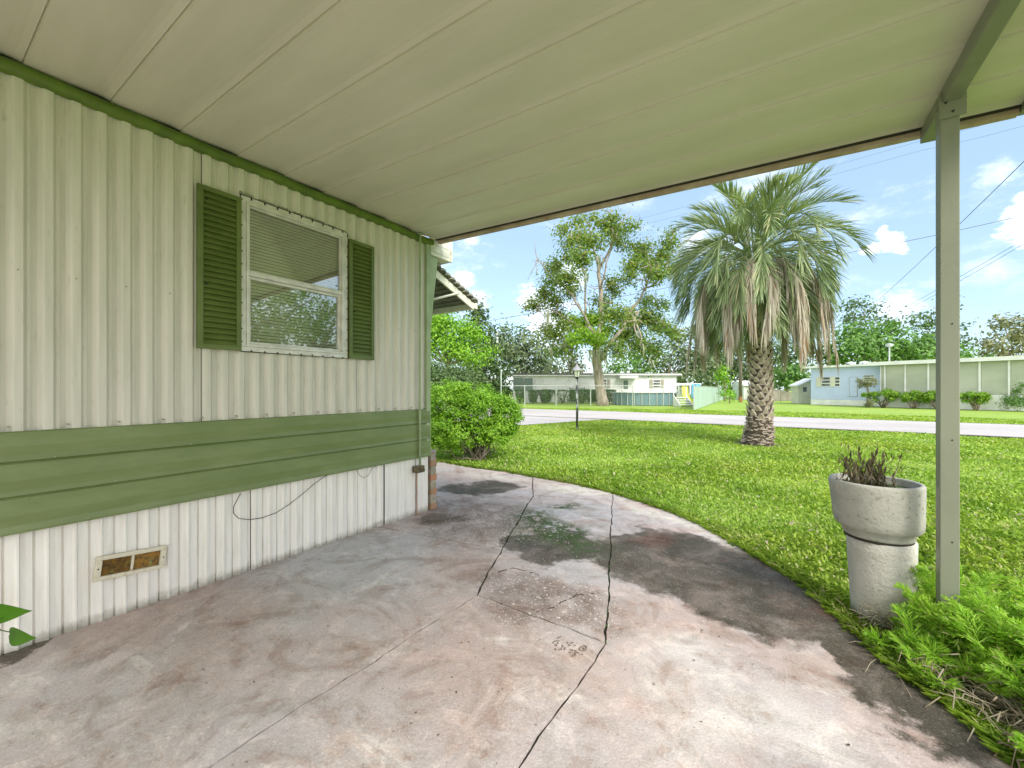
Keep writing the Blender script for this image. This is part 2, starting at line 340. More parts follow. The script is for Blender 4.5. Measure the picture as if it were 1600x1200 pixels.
    MT['grey_roof'] = simple('tar_roof', (.10, .10, .09), (.16, .16, .14), 2, .9)
    MT['pool'] = simple('pool_liner', (.13, .22, .245), (.17, .27, .29), 3, .4, stretch=(1, 1, .3))
    MT['water'] = simple('pool_water', (.1, .3, .35), None, 1, .05)
    MT['yellow'] = simple('yellow_plastic', (.68, .72, .05), (.55, .6, .04), 3, .4)
    MT['cyan'] = simple('blue_plastic', (.12, .45, .66), (.1, .38, .58), 3, .4)
    MT['galv'] = simple('galvanised', (.50, .55, .50), (.42, .46, .42), 6, .5, metal=.3)
    MT['slat_fence'] = simple('mint_slats', (.44, .56, .49), (.37, .49, .43), .8, .5, stretch=(3, 3, .4))
    MT['pole'] = simple('pole_wood', (.22, .19, .155), (.13, .11, .09), 3, .9, .5, 20, stretch=(4, 4, .4))
    MT['pole_base'] = simple('pole_base', (.36, .17, .06), (.22, .12, .06), 8, .8)
    MT['lamp_black'] = simple('lamp_post_paint', (.035, .04, .03), (.42, .45, .40), 9, .5, .3, 60, lo=.5, hi=.6, stretch=(1, 1, .35))
    MT['lamp_grey'] = simple('lamp_cap', (.27, .26, .28), (.4, .39, .4), 9, .45)
    MT['lamp_glass'] = simple('lamp_glass', (.62, .66, .56), None, 1, .15)
    MT['cable'] = simple('cable', (.07, .06, .055), None, 1, .6)
    MT['wire'] = simple('wire', (.09, .09, .10), None, 1, .6)
    MT['wood_fence'] = simple('grey_wood', (.33, .30, .25), (.22, .20, .17), 2, .9, stretch=(6, 6, .5))
    MT['cream'] = simple('cream_paint', (.66, .64, .53), (.56, .54, .44), 1.5, .6)
    MT['copper'] = simple('clamp_metal', (.20, .16, .085), (.07, .06, .035), 40, .45, metal=.4)
    MT['conduit'] = simple('conduit_paint', (.35, .43, .25), (.28, .35, .19), 6, .5)
    m = N('rust_grille'); c = m.mix(m.ramp(m.noise(45, 5, .7), .4, .6), (.30, .155, .025), (.10, .065, .025)); c = m.mix(m.ramp(m.noise(20, 4), .6, .7), c, (.22, .22, .06)); m.color(c); m.rough(.85); MT['rust'] = m.m
    m = N('vent_paint'); c = m.mix(m.ramp(m.noise(22, 6, .7), .5, .75), (.68, .63, .50), (.42, .32, .18)); m.color(c); m.rough(.6); m.bump(m.noise(60, 4), .3); MT['vent'] = m.m
    MT['brick'] = simple('brick', (.46, .22, .13), (.34, .22, .13), 5, .9, .5, 60, lo=.4, hi=.6)
    MT['mortar'] = simple('mortar', (.40, .36, .28), (.25, .23, .17), 15, .95, .4, 60)
    MT['bush'] = leafmat('bush_leaf', ((.24, .45, .032), (.31, .52, .045), (.13, .28, .025)), 1.6, .4, .4)
    MT['conifer'] = leafmat('lime_foliage', ((.24, .46, .03), (.30, .52, .05), (.13, .30, .02)), .7, .35)
    MT['oak_dark'] = leafmat('dark_foliage', ((.10, .17, .055), (.14, .21, .08), (.06, .105, .035)), .5, .25)
    MT['oak_grey'] = leafmat('grey_foliage', ((.17, .23, .11), (.24, .29, .155), (.11, .165, .07)), .35, .25)
    MT['mid_green'] = leafmat('mid_foliage', ((.14, .29, .06), (.19, .35, .08), (.08, .17, .035)), .5, .3)
    MT['brownish'] = leafmat('olive_foliage', ((.22, .24, .12), (.28, .28, .16), (.15, .17, .08)), .3, .25)
    MT['big_leaf'] = leafmat('tree_leaf', ((.17, .27, .045), (.26, .34, .06), (.09, .165, .03), (.36, .28, .12)), .35, .35)
    MT['big_leaf_lime'] = leafmat('fresh_leaf', ((.27, .46, .04), (.34, .52, .05), (.16, .30, .025)), .5, .4)
    MT['hedge'] = leafmat('hedge_leaf', ((.10, .20, .05), (.14, .25, .065), (.06, .13, .03)), 1.2, .2)
    MT['bonsai'] = leafmat('clipped_leaf', ((.22, .40, .035), (.27, .46, .04), (.10, .20, .02)), 1.2, .3)
setup_mats()
# ------------------------------------------------------------------ foliage helpers
def leaf_quads(pos, nrm, size, aspect=.5):
    n = len(pos); a = RNG.normal(size=(n, 3)); nrm = unit(nrm); a = unit(a-nrm*np.sum(a*nrm, 1, keepdims=True)); b = np.cross(nrm, a)
    s = np.asarray(size).reshape(-1, 1)*RNG.uniform(.6, 1.3, (n, 1)); w = s*aspect
    fold = nrm*s*.18
    v = np.stack([pos-a*s, pos-b*w+fold, pos+a*s, pos+b*w+fold], 1)
    return v.reshape(-1, 3)
def clumps(lumps, nper, cr, leaves, size, up=.5, shell=(.55, 1.0), flat=.75):
    """lumps: (x,y,z,rx,ry,rz,weight)"""
    P = []; Nn = []
    for L in lumps:
        c = np.array(L[:3]); r = np.array(L[3:6]); w = L[6] if len(L) > 6 else 1
        k = max(3, int(nper*w)); d = unit(RNG.normal(size=(k, 3))); rad = RNG.uniform(shell[0], shell[1], (k, 1))
        cc = c+d*r*rad; m = max(4, int(leaves)); cs = cr*RNG.uniform(.6, 1.35, (k, 1, 1))
        off = RNG.normal(size=(k, m, 3))*.5; off[..., 2] *= flat
        p = (cc[:, None, :]+off*cs).reshape(-1, 3); P.append(p)
        nn = unit(off)*.8+d[:, None, :]*.6+np.array([0, 0, up])+RNG.normal(size=(k, m, 3))*.45; Nn.append(nn.reshape(-1, 3))
    return np.concatenate(P), np.concatenate(Nn)
def crown(name, lumps, nper, cr, leaves, size, mat, parent, aspect=.5, **kw):
    p, n = clumps(lumps, nper, cr, leaves, size, **kw)
    k = p[:, 2] > .03; p = p[k]; n = n[k]
    return fast(name, leaf_quads(p, n, np.full(len(p), size), aspect), 4, mat, parent)
def wig(a, b, n=5, amp=.05):
    a = np.array(a, float); b = np.array(b, float); L = np.linalg.norm(b-a)
    return [tuple(a+(b-a)*i/n+(RNG.normal(size=3)*amp*L if 0 < i < n else 0)) for i in range(n+1)]
def trunk(mb, base, top, r0, r1, limbs, n=8):
    mb.tube(wig(base, top, 5, .015), list(np.linspace(r0, r1, 6)), n)
    for p in limbs: mb.tube(wig(top, p, 4, .05), list(np.linspace(r1*.8, r1*.18, 5)), 6)
def tree(name, px, pyb, t, label, lumps_px, mat, size, nper, leaves, cr, r0=.22, group=None, aspect=.5, cat='tree', bark='bark', depth=1.0, **kw):
    """lumps_px: (px, py, rx_px, ry_px)"""
    b = D(px, pyb, t); b[2] = 0
    T = thing(name, b, label, cat, group)
    L = []
    for l in lumps_px:
        dt = l[4] if len(l) > 4 else 0
        c = D(l[0], l[1], t+dt); k = (t+dt)/FPX; L.append((c[0], c[1], c[2], l[2]*k, l[2]*k*depth, l[3]*k, (l[2]*l[3])/900.))
    mb = MB(); zt = min(l[2] for l in L); topc = np.array([b[0], b[1], max(.5, zt*.85)])
    trunk(mb, b, topc, r0, r0*.7, [np.array(l[:3])+RNG.normal(size=3)*.2 for l in L])
    mb.build('trunk', bark, T, True)
    crown('crown', L, nper, cr, leaves, size, mat, T, aspect, **kw)
    return T
# ------------------------------------------------------------------ ground, road, driveway
EDGE_PX = [(690, 722), (740, 731), (790, 737), (830, 745), (895, 756), (956, 770), (1020, 790), (1080, 812), (1130, 838), (1180, 868), (1260, 915), (1335, 985), (1420, 1060), (1500, 1110), (1560, 1160), (1600, 1200)]
EDGE = [G2(*p) for p in EDGE_PX]
TAIL = [(1.0, 1.45), (1.35, .6), (3.2, .2), (3.2, -4.2)]  # unseen concrete, widened behind the camera to bounce light under the roof
PATIO = [(-5.2, 4.6), EDGE[0]]+EDGE[1:]+TAIL+[(-3.4, -4.2), (-3.4, 3.1), (-5.2, 3.1)]
GX = np.linspace(-160, 160, 60)
mb = MB(); n = 70; xs = np.concatenate([np.linspace(-300, -40, 10), np.linspace(-36, 50, 44), np.linspace(60, 300, 10)]); ys = np.concatenate([np.linspace(-200, -10, 6), np.linspace(-6, 70, 40), np.linspace(80, 400, 12)])
vs = [(x, y, -.03+(.008*math.sin(x*.9)*math.cos(y*.7) if y > 4 else 0)) for y in ys for x in xs]; nx = len(xs)
mb.add(vs, [(j*nx+i, j*nx+i+1, (j+1)*nx+i+1, (j+1)*nx+i) for j in range(len(ys)-1) for i in range(nx-1)])
tag(mb.build('lawn', 'lawn', smooth=True), kind='structure')
def road_y(x, near): return (16.95 if near else 22.85)+(-.02)*(x)*(1 if near else 1)
mb = MB(); k = 60
nr = []; fr = []
for i in range(k+1):
    x = -90+180*i/k; nr.append((x, road_y(x, True)+.06*math.sin(i*2.3), .004)); fr.append((x, road_y(x, False)+.05*math.sin(i*1.7), .004))
mb.add(nr+fr, [(i, i+1, k+2+i, k+1+i) for i in range(k)]); tag(mb.build('road', 'road'), kind='structure')
mb = MB()
for side, w in ((nr, -.22), (fr, .16)):
    a = [(p[0], p[1]+w, .001) for p in side]; mb.add(side and [(p[0], p[1]+(-.01 if w > 0 else .01), .001) for p in side]+a, [(i, i+1, k+2+i, k+1+i) for i in range(k)])
tag(mb.build('road_edge_dirt', 'road_edge'), kind='structure')
DRV = [G2(938, 655.5), G2(905, 658), G2(860, 661), G2(815, 664), (-16, 13.6), (-24, 13.6), (-24, 17.2), (G2(938, 655.5)[0]+.2, 17.0)]
mb = MB(); mb.add([(p[0], p[1], -.001) for p in DRV], [tuple(range(len(DRV)))]); tag(mb.build('driveway', 'road'), kind='structure')
# patio slabs -------------------------------------------------------
PB, PC_ = G2(745, 930), G2(948, 1005); P783, P832 = G2(783, 860), G2(833, 774); P956, PT = G2(957, 783), G2(832, 745)
P600 = (-3.4, G2(560, 822)[1]+.05); PE = G2(957, 770)
def rough_poly(poly, amp=.006, step=.05, inset=.004):
    out = []; n = len(poly); ar = sum(poly[i][0]*poly[(i+1) % n][1]-poly[(i+1) % n][0]*poly[i][1] for i in range(n))
    sg = 1 if ar > 0 else -1
    for i in range(n):
        a = np.array(poly[i]); b = np.array(poly[(i+1) % n]); L = np.linalg.norm(b-a); k = max(1, int(L/step)); nrm = np.array([-(b-a)[1], (b-a)[0]])/L*sg
        for j in range(k):
            p = a+(b-a)*j/k; p = p+np.array([.005*math.sin(p[1]*9+p[0]*2)+.003*math.sin(p[1]*31+1), .004*math.sin(p[0]*13+p[1])+.003*math.sin(p[0]*37)])+nrm*(inset+abs(RNG.normal())*amp*(.3 if j == 0 else 1)); out.append(tuple(p))
    return out
SLABS = [[PB, P783, P600, (-3.4, -4.2), (-1.78, -4.2)],
         [P783, P832, PT, G2(790, 737), G2(740, 731), EDGE[0], (-5.2, 4.6), (-5.2, 3.1), (-3.4, 3.1), P600],
         [PB, PC_, (-.757, 1.184), (-.75, -4.2), (-1.78, -4.2)],
         [PC_, P956, PE]+EDGE[6:]+TAIL+[(-.75, -4.2), (-.757, 1.184)],
         [PB, PC_, P956, P832, P783],
         [PT, P832, P956, PE, EDGE[4]]]
mb = MB()
for i, s_ in enumerate(SLABS):
    amp = (.002, .003, .0025, .003, .0035, .003)[i]
    p = rough_poly(s_, amp, .05, (.006, .005, .0045, .001, .004, .004)[i])
    mb.prism(p, -.12, (.004, .002, .003, 0.0, .001, .003)[i])
tag(mb.build('patio', 'patio'), kind='structure')
mb = MB(); mb.prism([(-5.3, 4.6)]+[(p[0]+.03, p[1]+.05) for p in EDGE]+TAIL+[(-3.4, -4.2), (-5.3, 3.0)], -.14, -.007); tag(mb.build('soil_bed', 'soil'), kind='structure')
# scratched marks in the wet concrete (illegible)
mb = MB()
def stroke(pts, w=.004):
    P = [G(850+x/20., 985+y/20., .0075) for x, y in pts]; mb.tube([tuple(p) for p in P], w*.75, 5)
for st in [[(280, 400), (330, 330), (480, 320)], [(340, 430), (410, 470)], [(420, 380), (450, 410)], [(420, 250), (540, 180)], [(560, 460), (600, 500)], [(450, 590), (540, 600), (560, 540)], [(650, 600), (660, 530)],
           [(700, 370), (760, 375)], [(750, 440), (820, 475)], [(820, 410), (920, 370)], [(940, 470), (1000, 465)], [(850, 600), (920, 620)], [(960, 630), (1020, 630)], [(1100, 600), (1150, 520), (1250, 470), (1330, 500), (1330, 580), (1250, 640), (1120, 620)], [(1220, 540), (1270, 600)],
           [(980, 670), (1100, 705)], [(960, 710), (1000, 780), (870, 805), (910, 760)], [(1180, 745), (1220, 740)], [(350, 560), (380, 610)], [(780, 690), (850, 690)]]: stroke(st)
tag(mb.build('scratched_writing', 'scratch'), 'illegible scratched marks drawn into the pink concrete slab below the mossy slab', 'inscription')
# hairline cracks on the mossy slab
mb = MB()
for pts in ([(838, 957), (862, 950), (880, 940), (905, 930), (935, 927)], [(778, 895), (800, 888), (822, 892), (842, 899)]):
    P = [G(x, y, .0) for x, y in pts]; mb.tube([q for i in range(len(P)-1) for q in wig(P[i], P[i+1], 7, .03)[:-1]]+[tuple(P[-1])], .0032, 5)
tag(mb.build('slab_cracks', 'dark'), kind='structure')
# litter / petals
def scatter_quads(n, poly_px, size, z=.006):
    P = []
    for _ in range(n):
        a = poly_px[random.randrange(len(poly_px))]; px = random.gauss(a[0], a[2]); py = random.gauss(a[1], a[3])
        if py < 735: continue
        g = G(px, py, z); P.append(g)
    P = np.array(P); nn = RNG.normal(size=P.shape)*.25+np.array([0, 0, 1.]); return leaf_quads(P, nn, np.full(len(P), size), .6)
pet = simple('petal', (.62, .56, .48), None, 1, .8)
v = scatter_quads(420, [(860, 900, 45, 35), (730, 812, 40, 18), (900, 860, 30, 30), (700, 800, 30, 12), (900, 960, 35, 25)], .005)
ok = inpoly(v[::4, 0], v[::4, 1], PATIO); v = v.reshape(-1, 4, 3)[ok].reshape(-1, 3)
tag(fast('fallen_petals', v, 4, pet), 'tiny pale petals and grit scattered over the stained patio slabs', 'litter', kind='stuff')
v = scatter_quads(90, [(500, 1000, 200, 90), (900, 1080, 250, 60), (1150, 980, 100, 60), (400, 930, 150, 60), (690, 812, 30, 8)], .006)
ok = inpoly(v[::4, 0], v[::4, 1], PATIO) & (v[::4, 0] > -3.05); v = v.reshape(-1, 4, 3)[ok].reshape(-1, 3)
tag(fast('leaf_crumbs', v, 4, 'dead'), 'dark crumbs of dead leaf scattered on the concrete', 'litter', kind='stuff')
# grass -------------------------------------------------------------
def blades(n, pts, h, w, lean):
    a = RNG.uniform(0, 2*math.pi, n); d = np.stack([np.cos(a), np.sin(a), np.zeros(n)], 1); s = np.stack([-d[:, 1], d[:, 0], d[:, 2]], 1)
    h = h[:, None]; w = w[:, None]; l = RNG.uniform(.4, 1.0, (n, 1))*lean
    mid = pts+d*h*l*.45+np.array([0, 0, 1.])*h*.6; tip = pts+d*h*l*1.25+np.array([0, 0, 1.])*h*RNG.uniform(.55, 1.0, (n, 1))
    return np.stack([pts-s*w*.8, pts+s*w*.8, mid+s*w, tip, mid-s*w], 1)
def grass():
    n = 330000; r = 2.3+RNG.uniform(0, 1, n)**1.35*26; a = RNG.uniform(R(-62), R(40), n)   # angle from +Y
    az = a; x = -np.sin(-az)*r*-1*-1; x = np.sin(az)*r; y = np.cos(az)*r
    ok = ~inpoly(x, y, PATIO) & ~inpoly(x, y, DRV) & ~((x < -3.1) & (y < 4.2)) & (y > 1.0)
    ok &= ~((y > 16.75-.02*x) & (y < 22.95-.02*x))
    pc = D(1184, 695, 9.85); ok &= ((x-pc[0])**2+(y-pc[1])**2 > .5**2*(.7+.8*RNG.uniform(size=n)))
    x, y, r = x[ok], y[ok], r[ok]; n = len(x); pts = np.stack([x, y, np.full(n, -.028)], 1)
    patch = .75+.35*np.sin(x*1.7+np.sin(y*2.1))*np.cos(y*1.3)
    h = RNG.uniform(.035, .07, n)*patch*(1+r*.012); w = (.0028+.00075*r)*RNG.uniform(.7, 1.3, n)
    b = blades(n, pts, h, w, .9)
    # spill over the concrete edge
    m = 9000; k = RNG.integers(0, len(EDGE)-1, m); f = RNG.uniform(size=m)[:, None]; E = np.array(EDGE)
    p2 = E[k]*(1-f)+E[k+1]*f+RNG.normal(size=(m, 2))*.018+np.array([.012, .018]); p3 = np.concatenate([p2, np.full((m, 1), -.02)], 1)
    b2 = blades(m, p3, RNG.uniform(.03, .075, m), RNG.uniform(.003, .006, m), 1.1)
    v = np.concatenate([b, b2]).reshape(-1, 3)
    tag(fast('lawn_grass', v, 5, 'grass'), 'bright green coarse grass covering the lawn from the patio edge to the road', 'grass', kind='stuff')
grass()
def lawn_leaves():
    n = 500; r = RNG.uniform(3.5, 16, n); a = RNG.uniform(R(-35), R(35), n); x = np.sin(a)*r; y = np.cos(a)*r; ok = ~inpoly(x, y, PATIO) & (y < 16.5) & ~((x < -3.1) & (y < 4.2)) & ~inpoly(x, y, DRV); P = np.stack([x, y, RNG.uniform(.015, .05, n)], 1)[ok]
    tag(fast('fallen_leaves', leaf_quads(P, RNG.normal(size=P.shape)*.5+np.array([0, 0, 1.]), np.full(len(P), .026), .5), 4, 'straw'), 'small dry fallen leaves lying in the lawn grass', 'fallen leaves', kind='stuff')
lawn_leaves()
def crack_weeds():
    segs = [(P783, P832, 300), (P956, PC_, 240), (PB, PC_, 60), (P832, PT, 90), (G2(828, 958), G2(842, 963), 60), (G2(955, 882), G2(957, 890), 60)]
    Q = []
    for a, b, m in segs:
        a = np.array(a); b = np.array(b); f = RNG.uniform(0, 1, (m, 1))**.8; f = np.clip(f+.02*np.sin(f*90), 0, 1); p = a*(1-f)+b*f+RNG.normal(size=(m, 2))*.008
        Q.append(blades(m, np.concatenate([p, np.zeros((m, 1))-.01], 1), RNG.uniform(.004, .016, m), RNG.uniform(.001, .003, m), 1.3))
    tag(fast('crack_weeds', np.concatenate(Q).reshape(-1, 3), 5, 'vine'), 'tiny green weeds growing in the joints between the patio slabs', 'weeds', kind='stuff')
crack_weeds()
# ------------------------------------------------------------------ the mobile home
YF = 3.17; YB = -4.0
home = thing('mobile_home', (WX, YF, 0), 'cream ribbed aluminium mobile home with green band and green shuttered window beside the patio', 'mobile home')
PITCH = .1
UP = [(f, x*1.35) for f, x in [(0, 0), (.27, 0), (.30, -.002), (.40, -.011), (.47, -.011), (.49, -.008), (.52, -.008), (.54, -.0125), (.66, -.015), (.74, -.017), (.80, -.013), (.94, -.001)]]
SK = [(f, x*1.6) for f, x in [(0, 0), (.10, .001), (.18, .006), (.25, .0065), (.30, .001), (.48, -.001), (.70, -.001), (.73, -.009), (.78, -.009), (.81, -.001)]]
def prof_samples(prof, y0, y1, ph=0):
    out = [y0]; k = math.floor((y0-ph)/PITCH)-1
    while True:
        for f, x in prof:
            y = ph+(k+f)*PITCH
            if y0+1e-5 < y < y1-1e-5: out.append(y)
        k += 1
        if ph+k*PITCH > y1: break
    out.append(y1); return sorted(out)
def prof_x(prof, y, ph=0):
    f = ((y-ph)/PITCH) % 1; P = prof+[(1.0, prof[0][1])]
    for (a, xa), (b, xb) in zip(P, P[1:]):
        if a <= f <= b: return xa+(xb-xa)*(f-a)/max(b-a, 1e-9)
    return prof[0][1]
def sheet(mb, prof, X, y0, y1, z0, z1, ph=0, nz=1):
    ys = prof_samples(prof, y0, y1, ph); m = len(ys); vs = []
    for j in range(nz+1):
        z = z0+(z1-z0)*j/nz
        for y in ys: vs.append((X+prof_x(prof, y, ph)+.0015*math.sin(y*5+z*3+y*y), y, z))
    fs = [(j*m+i, j*m+i+1, (j+1)*m+i+1, (j+1)*m+i) for j in range(nz) for i in range(m-1)]
    mb.add(vs, fs)
wy0, wy1, wz0, wz1 = 1.345, 2.157, 1.577, 2.64
mb = MB(); seams = [YB, -2.37, -1.21, -.05, 1.11, 2.27, YF-.06]; ZT = 2.9; ZB = 1.075; phU = .03
for a, b in zip(seams, seams[1:]):
    a2, b2 = a+.0018, b-.0018
    if a < wy0 < b or a < wy1 < b:
        if a < wy0 < b: sheet(mb, UP, WX, a2, wy0, ZB, ZT, phU, 6)
        if a < wy1 < b: sheet(mb, UP, WX, wy1, b2, ZB, ZT, phU, 6)
        lo, hi = max(a2, wy0), min(b2, wy1); sheet(mb, UP, WX, lo, hi, ZB, wz0, phU, 2); sheet(mb, UP, WX, lo, hi, wz1, ZT, phU, 2)
    else: sheet(mb, UP, WX, a2, b2, ZB, ZT, phU, 6)
mb.build('wall_siding', 'siding', home)
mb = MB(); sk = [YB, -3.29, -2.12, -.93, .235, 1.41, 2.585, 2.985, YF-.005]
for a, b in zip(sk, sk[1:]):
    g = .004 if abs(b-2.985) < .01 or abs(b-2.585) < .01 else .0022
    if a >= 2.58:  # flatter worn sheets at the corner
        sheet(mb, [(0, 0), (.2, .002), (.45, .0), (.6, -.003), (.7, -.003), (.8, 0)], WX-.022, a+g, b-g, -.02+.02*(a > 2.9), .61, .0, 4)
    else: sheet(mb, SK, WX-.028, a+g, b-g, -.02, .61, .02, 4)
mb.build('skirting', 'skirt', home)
mb = MB()   # shell behind: dark backing, other walls and roof
mb.box(WX-.07, WX-.06, YB, YF-.02, 0, 1.5); mb.box(WX-.07, WX-.06, YB, wy0-.03, 1.5, 2.9); mb.box(WX-.07, WX-.06, wy1+.03, YF-.02, 1.5, 2.9); mb.box(WX-.07, WX-.06, wy0-.03, wy1+.03, wz1+.03, 2.9)
mb.box(WX-.6, WX-.59, wy0-.3, wy1+.3, 1.2, 2.9)
mb.build('backing', 'dark', home)
mb = MB(); mb.box(WX-3.6, WX-3.5, YB, YF-.02, 0, 3.0); mb.box(WX-3.5, WX-.06, YB, YB+.08, 0, 3.0); mb.box(WX-3.5, WX-.06, YF-.08, YF-.012, .6, 3.0); mb.build('outer_wall', 'siding', home)
mb = MB(); mb.box(WX-3.7, WX-.052, YB-.1, YF-.0, 3.003, 3.08); mb.build('roof', 'roof_top', home)
# green band
mb = MB(); zs = [(1.092, .004), (1.085, .012), (1.02, .016), (.975, .014), (.947, .020), (.940, .003), (.93, .010), (.85, .016), (.80, .014), (.777, .020), (.770, .003), (.76, .010), (.68, .016), (.63, .014), (.600, .021), (.590, .0205), (.586, .0)]
yy = [YB+(YF-.012-YB)*i/14 for i in range(15)]
mb.add([(WX+x+.0015*math.sin(y*2.2+z*9), y, z) for z, x in zs for y in yy], [(j*15+i, j*15+i+1, (j+1)*15+i+1, (j+1)*15+i) for j in range(len(zs)-1) for i in range(14)])
mb.build('green_band', 'green', home)
mb = MB()
for i in range(5, 13):
    for z, o in ((.952, .1), (.783, .33), (.606, .22)):
        y = YB+.3+i*.58+o; mb.tube([(WX+.015, y, z), (WX+.0245, y, z)], .004, 6)
for i in range(19, 35):
    y = YB+.1+i*.2+.01; mb.tube([(WX-.014, y, 1.115), (WX+.003, y, 1.115)], .005, 6)
    y = YB+.14+i*.2; mb.tube([(WX-.014, y, 1.89), (WX+.004, y, 1.89)], .0045, 6)
mb.split('screw_head', 'taupe', home)
# top trim: rounded green moulding just under the carport roof
mb = MB(); tr = [(-.01, 2.835), (.012, 2.838), (.028, 2.85), (.034, 2.87), (.03, 2.89), (.018, 2.902), (-.01, 2.904)]; ny = 40
tv = [(WX+x, YB+(3.2-YB)*i/ny, z+.003*math.sin(i*1.9)+.002*math.sin(i*5.1)) for x, z in tr for i in range(ny+1)]
mb.add(tv, [(j*(ny+1)+i, j*(ny+1)+i+1, (j+1)*(ny+1)+i+1, (j+1)*(ny+1)+i) for j in range(len(tr)-1) for i in range(ny)]); mb.build('eave_moulding', 'green_trim', home, True)
# corner trim, overhang, tapered front board
mb = MB(); mb.box(WX-.03, WX+.012, YF-.062, YF, .585, 2.84)
for i in range(14): mb.tube([(WX+.012, YF-.048, .66+i*.16), (WX+.0165, YF-.048, .66+i*.16)], .004, 6)
mb.build('corner_trim', 'conduit', home, bevel=.003)
ov = MB(); ov.box(WX-2.6, WX+.012, YF+.004, YF+.31, 2.74, 2.775); ov.box(WX-.02, WX+.014, YF+.004, YF+.31, 2.778, 2.86); ov.box(WX-.02, WX+.016, YF+.004, YF+.315, 2.863, 2.94); ov.box(WX-.02, WX+.008, YF+.004, YF+.33, 2.943, 3.05)
ov.box(WX-2.6, WX+.02, YF+.316, YF+.335, 2.74, 3.06); ov.build('roof_overhang', 'white_dirty', home)
mb = MB(); mb.add([(x, y, z) for x in (WX-.01, WX-.6) for y, z in ((YF+.003, .62), (YF+.015, 1.9), (YF+.13, 2.735), (YF+.003, 2.735))], [(0, 1, 2, 3), (7, 6, 5, 4), (0, 4, 5, 1), (1, 5, 6, 2), (2, 6, 7, 3), (3, 7, 4, 0)]); mb.build('tapered_front_board', 'conduit', home)
# window
win = MB()
def frame(mb, x0, x1, y0, y1, z0, z1, w):
    mb.box(x0, x1, y0, y1, z0, z0+w); mb.box(x0, x1, y0, y1, z1-w, z1); mb.box(x0, x1, y0, y0+w, z0+w, z1-w); mb.box(x0, x1, y1-w, y1, z0+w, z1-w)
frame(win, WX-.02, WX+.010, wy0-.012, wy1+.012, wz0-.012, wz1+.012, .034); frame(win, WX-.045, WX+.016, wy0+.0225, wy1-.0225, wz0+.0225, wz1-.0225, .018)
w = win.build('window', 'alu', home, bevel=.002)
mb = MB(); zm = 2.115; mb.box(WX-.034, WX+.008, wy0+.041, wy1-.041, zm-.012, zm+.016); frame(mb, WX-.040, WX-.012, wy0+.041, wy1-.041, wz0+.041, zm-.013, .02)
frame(mb, WX-.026, WX-.004, wy0+.041, wy1-.041, zm+.017, wz1-.041, .012); mb.build('sash', 'alu', w, bevel=.0015)
mb = MB(); mb.box(WX-.030, WX-.027, wy0+.055, wy1-.055, wz0+.055, zm-.02); mb.box(WX-.018, WX-.015, wy0+.05, wy1-.05, zm+.025, wz1-.05); mb.build('pane', 'glass', w)
mb = MB(); z = wz0+.05
while z < wz1-.05:
    mb.add([(WX-.047, wy0+.045, z), (WX-.047, wy1-.045, z), (WX-.054, wy1-.045, z+.0215), (WX-.054, wy0+.045, z+.0215)], [(0, 1, 2, 3)]); z += .0235
for y in (wy0+.12, wy1-.14): mb.tube([(WX-.045, y, wz0+.05), (WX-.045, y, wz1-.05)], .0012, 5)
mb.build('blind', 'blind', w)
mb = MB(); loop = [(WX+.011, wy0-.014, wz0-.014), (WX+.011, wy1+.014, wz0-.014), (WX+.011, wy1+.014, wz1+.002), (WX+.011, wy1-.02, wz1+.015), (WX+.011, wy0-.014, wz1+.015), (WX+.011, wy0-.014, wz0-.014)]
mb.tube(loop, .0032, 6)
for i in range(9): y = wy0+.05+i*.09; mb.box(WX+.008, WX+.0135, y, y+.01, wz1-.005, wz1+.014); mb.box(WX+.008, WX+.0135, y, y+.01, wz0-.012, wz0-.002)
for i in range(12): z = wz0+.05+i*.09; mb.box(WX+.008, WX+.0135, wy1+.002, wy1+.013, z, z+.01); mb.box(WX+.008, WX+.0135, wy0-.013, wy0-.003, z, z+.01)
mb.build('gasket', 'black', w)
mb = MB()
for a, b, hh in ((1.325, 1.41, .022), (1.45, 1.57, .014), (1.59, 1.66, .018), (1.70, 1.78, .013), (1.80, 1.96, .017), (1.99, 2.06, .01)):
    k = 8; mb.prism([(0, 0)], 0, 0) if False else None
    top = [(WX+.004, a+(b-a)*i/k, wz1+.02+hh*(.5+.5*abs(math.sin(i*2.3+a*9)))) for i in range(k+1)]; bot = [(WX+.004, a+(b-a)*i/k, wz1+.010) for i in range(k+1)]
    mb.add(bot+top, [(i, i+1, k+2+i, k+1+i) for i in range(k)])
mb.build('old_caulk', 'caulk', w)
def shutter(y0, y1, z0, z1, lab):
    mb = MB(); fw = .03; frame(mb, WX+.002, WX+.034, y0, y1, z0, z1, fw); mb.box(WX+.003, WX+.010, y0+fw, y1-fw, z0+fw, z1-fw)
    s = mb.build('shutter', 'green_dark', home, bevel=.002); s['label'] = lab
    mb = MB(); n = 27; st = (z1-z0-2*fw)/n
    for i in range(n):
        z = z0+fw+i*st; tv = [(WX+.031, z+.001), (WX+.012, z+st*.98), (WX+.0105, z+st*.90), (WX+.0275, z-.001)]
        mb.add([(x, y, zz) for y in (y0+fw, y1-fw) for x, zz in tv], [(0, 1, 5, 4), (1, 2, 6, 5), (2, 3, 7, 6), (3, 0, 4, 7)])
    mb.build('louvers', 'green_dark', s)
    mb = MB()
    for z in (z0+.4*(z1-z0), z1-.08): mb.tube([(WX+.02, y0+.05, z), (WX+.0335, y0+.05, z)], .005, 8)
    mb.split('screw', 'black', s)
shutter(1.075, 1.328, 1.565, 2.62, 'left green louvered shutter'); shutter(2.176, 2.43, 1.565, 2.60, 'right green louvered shutter')
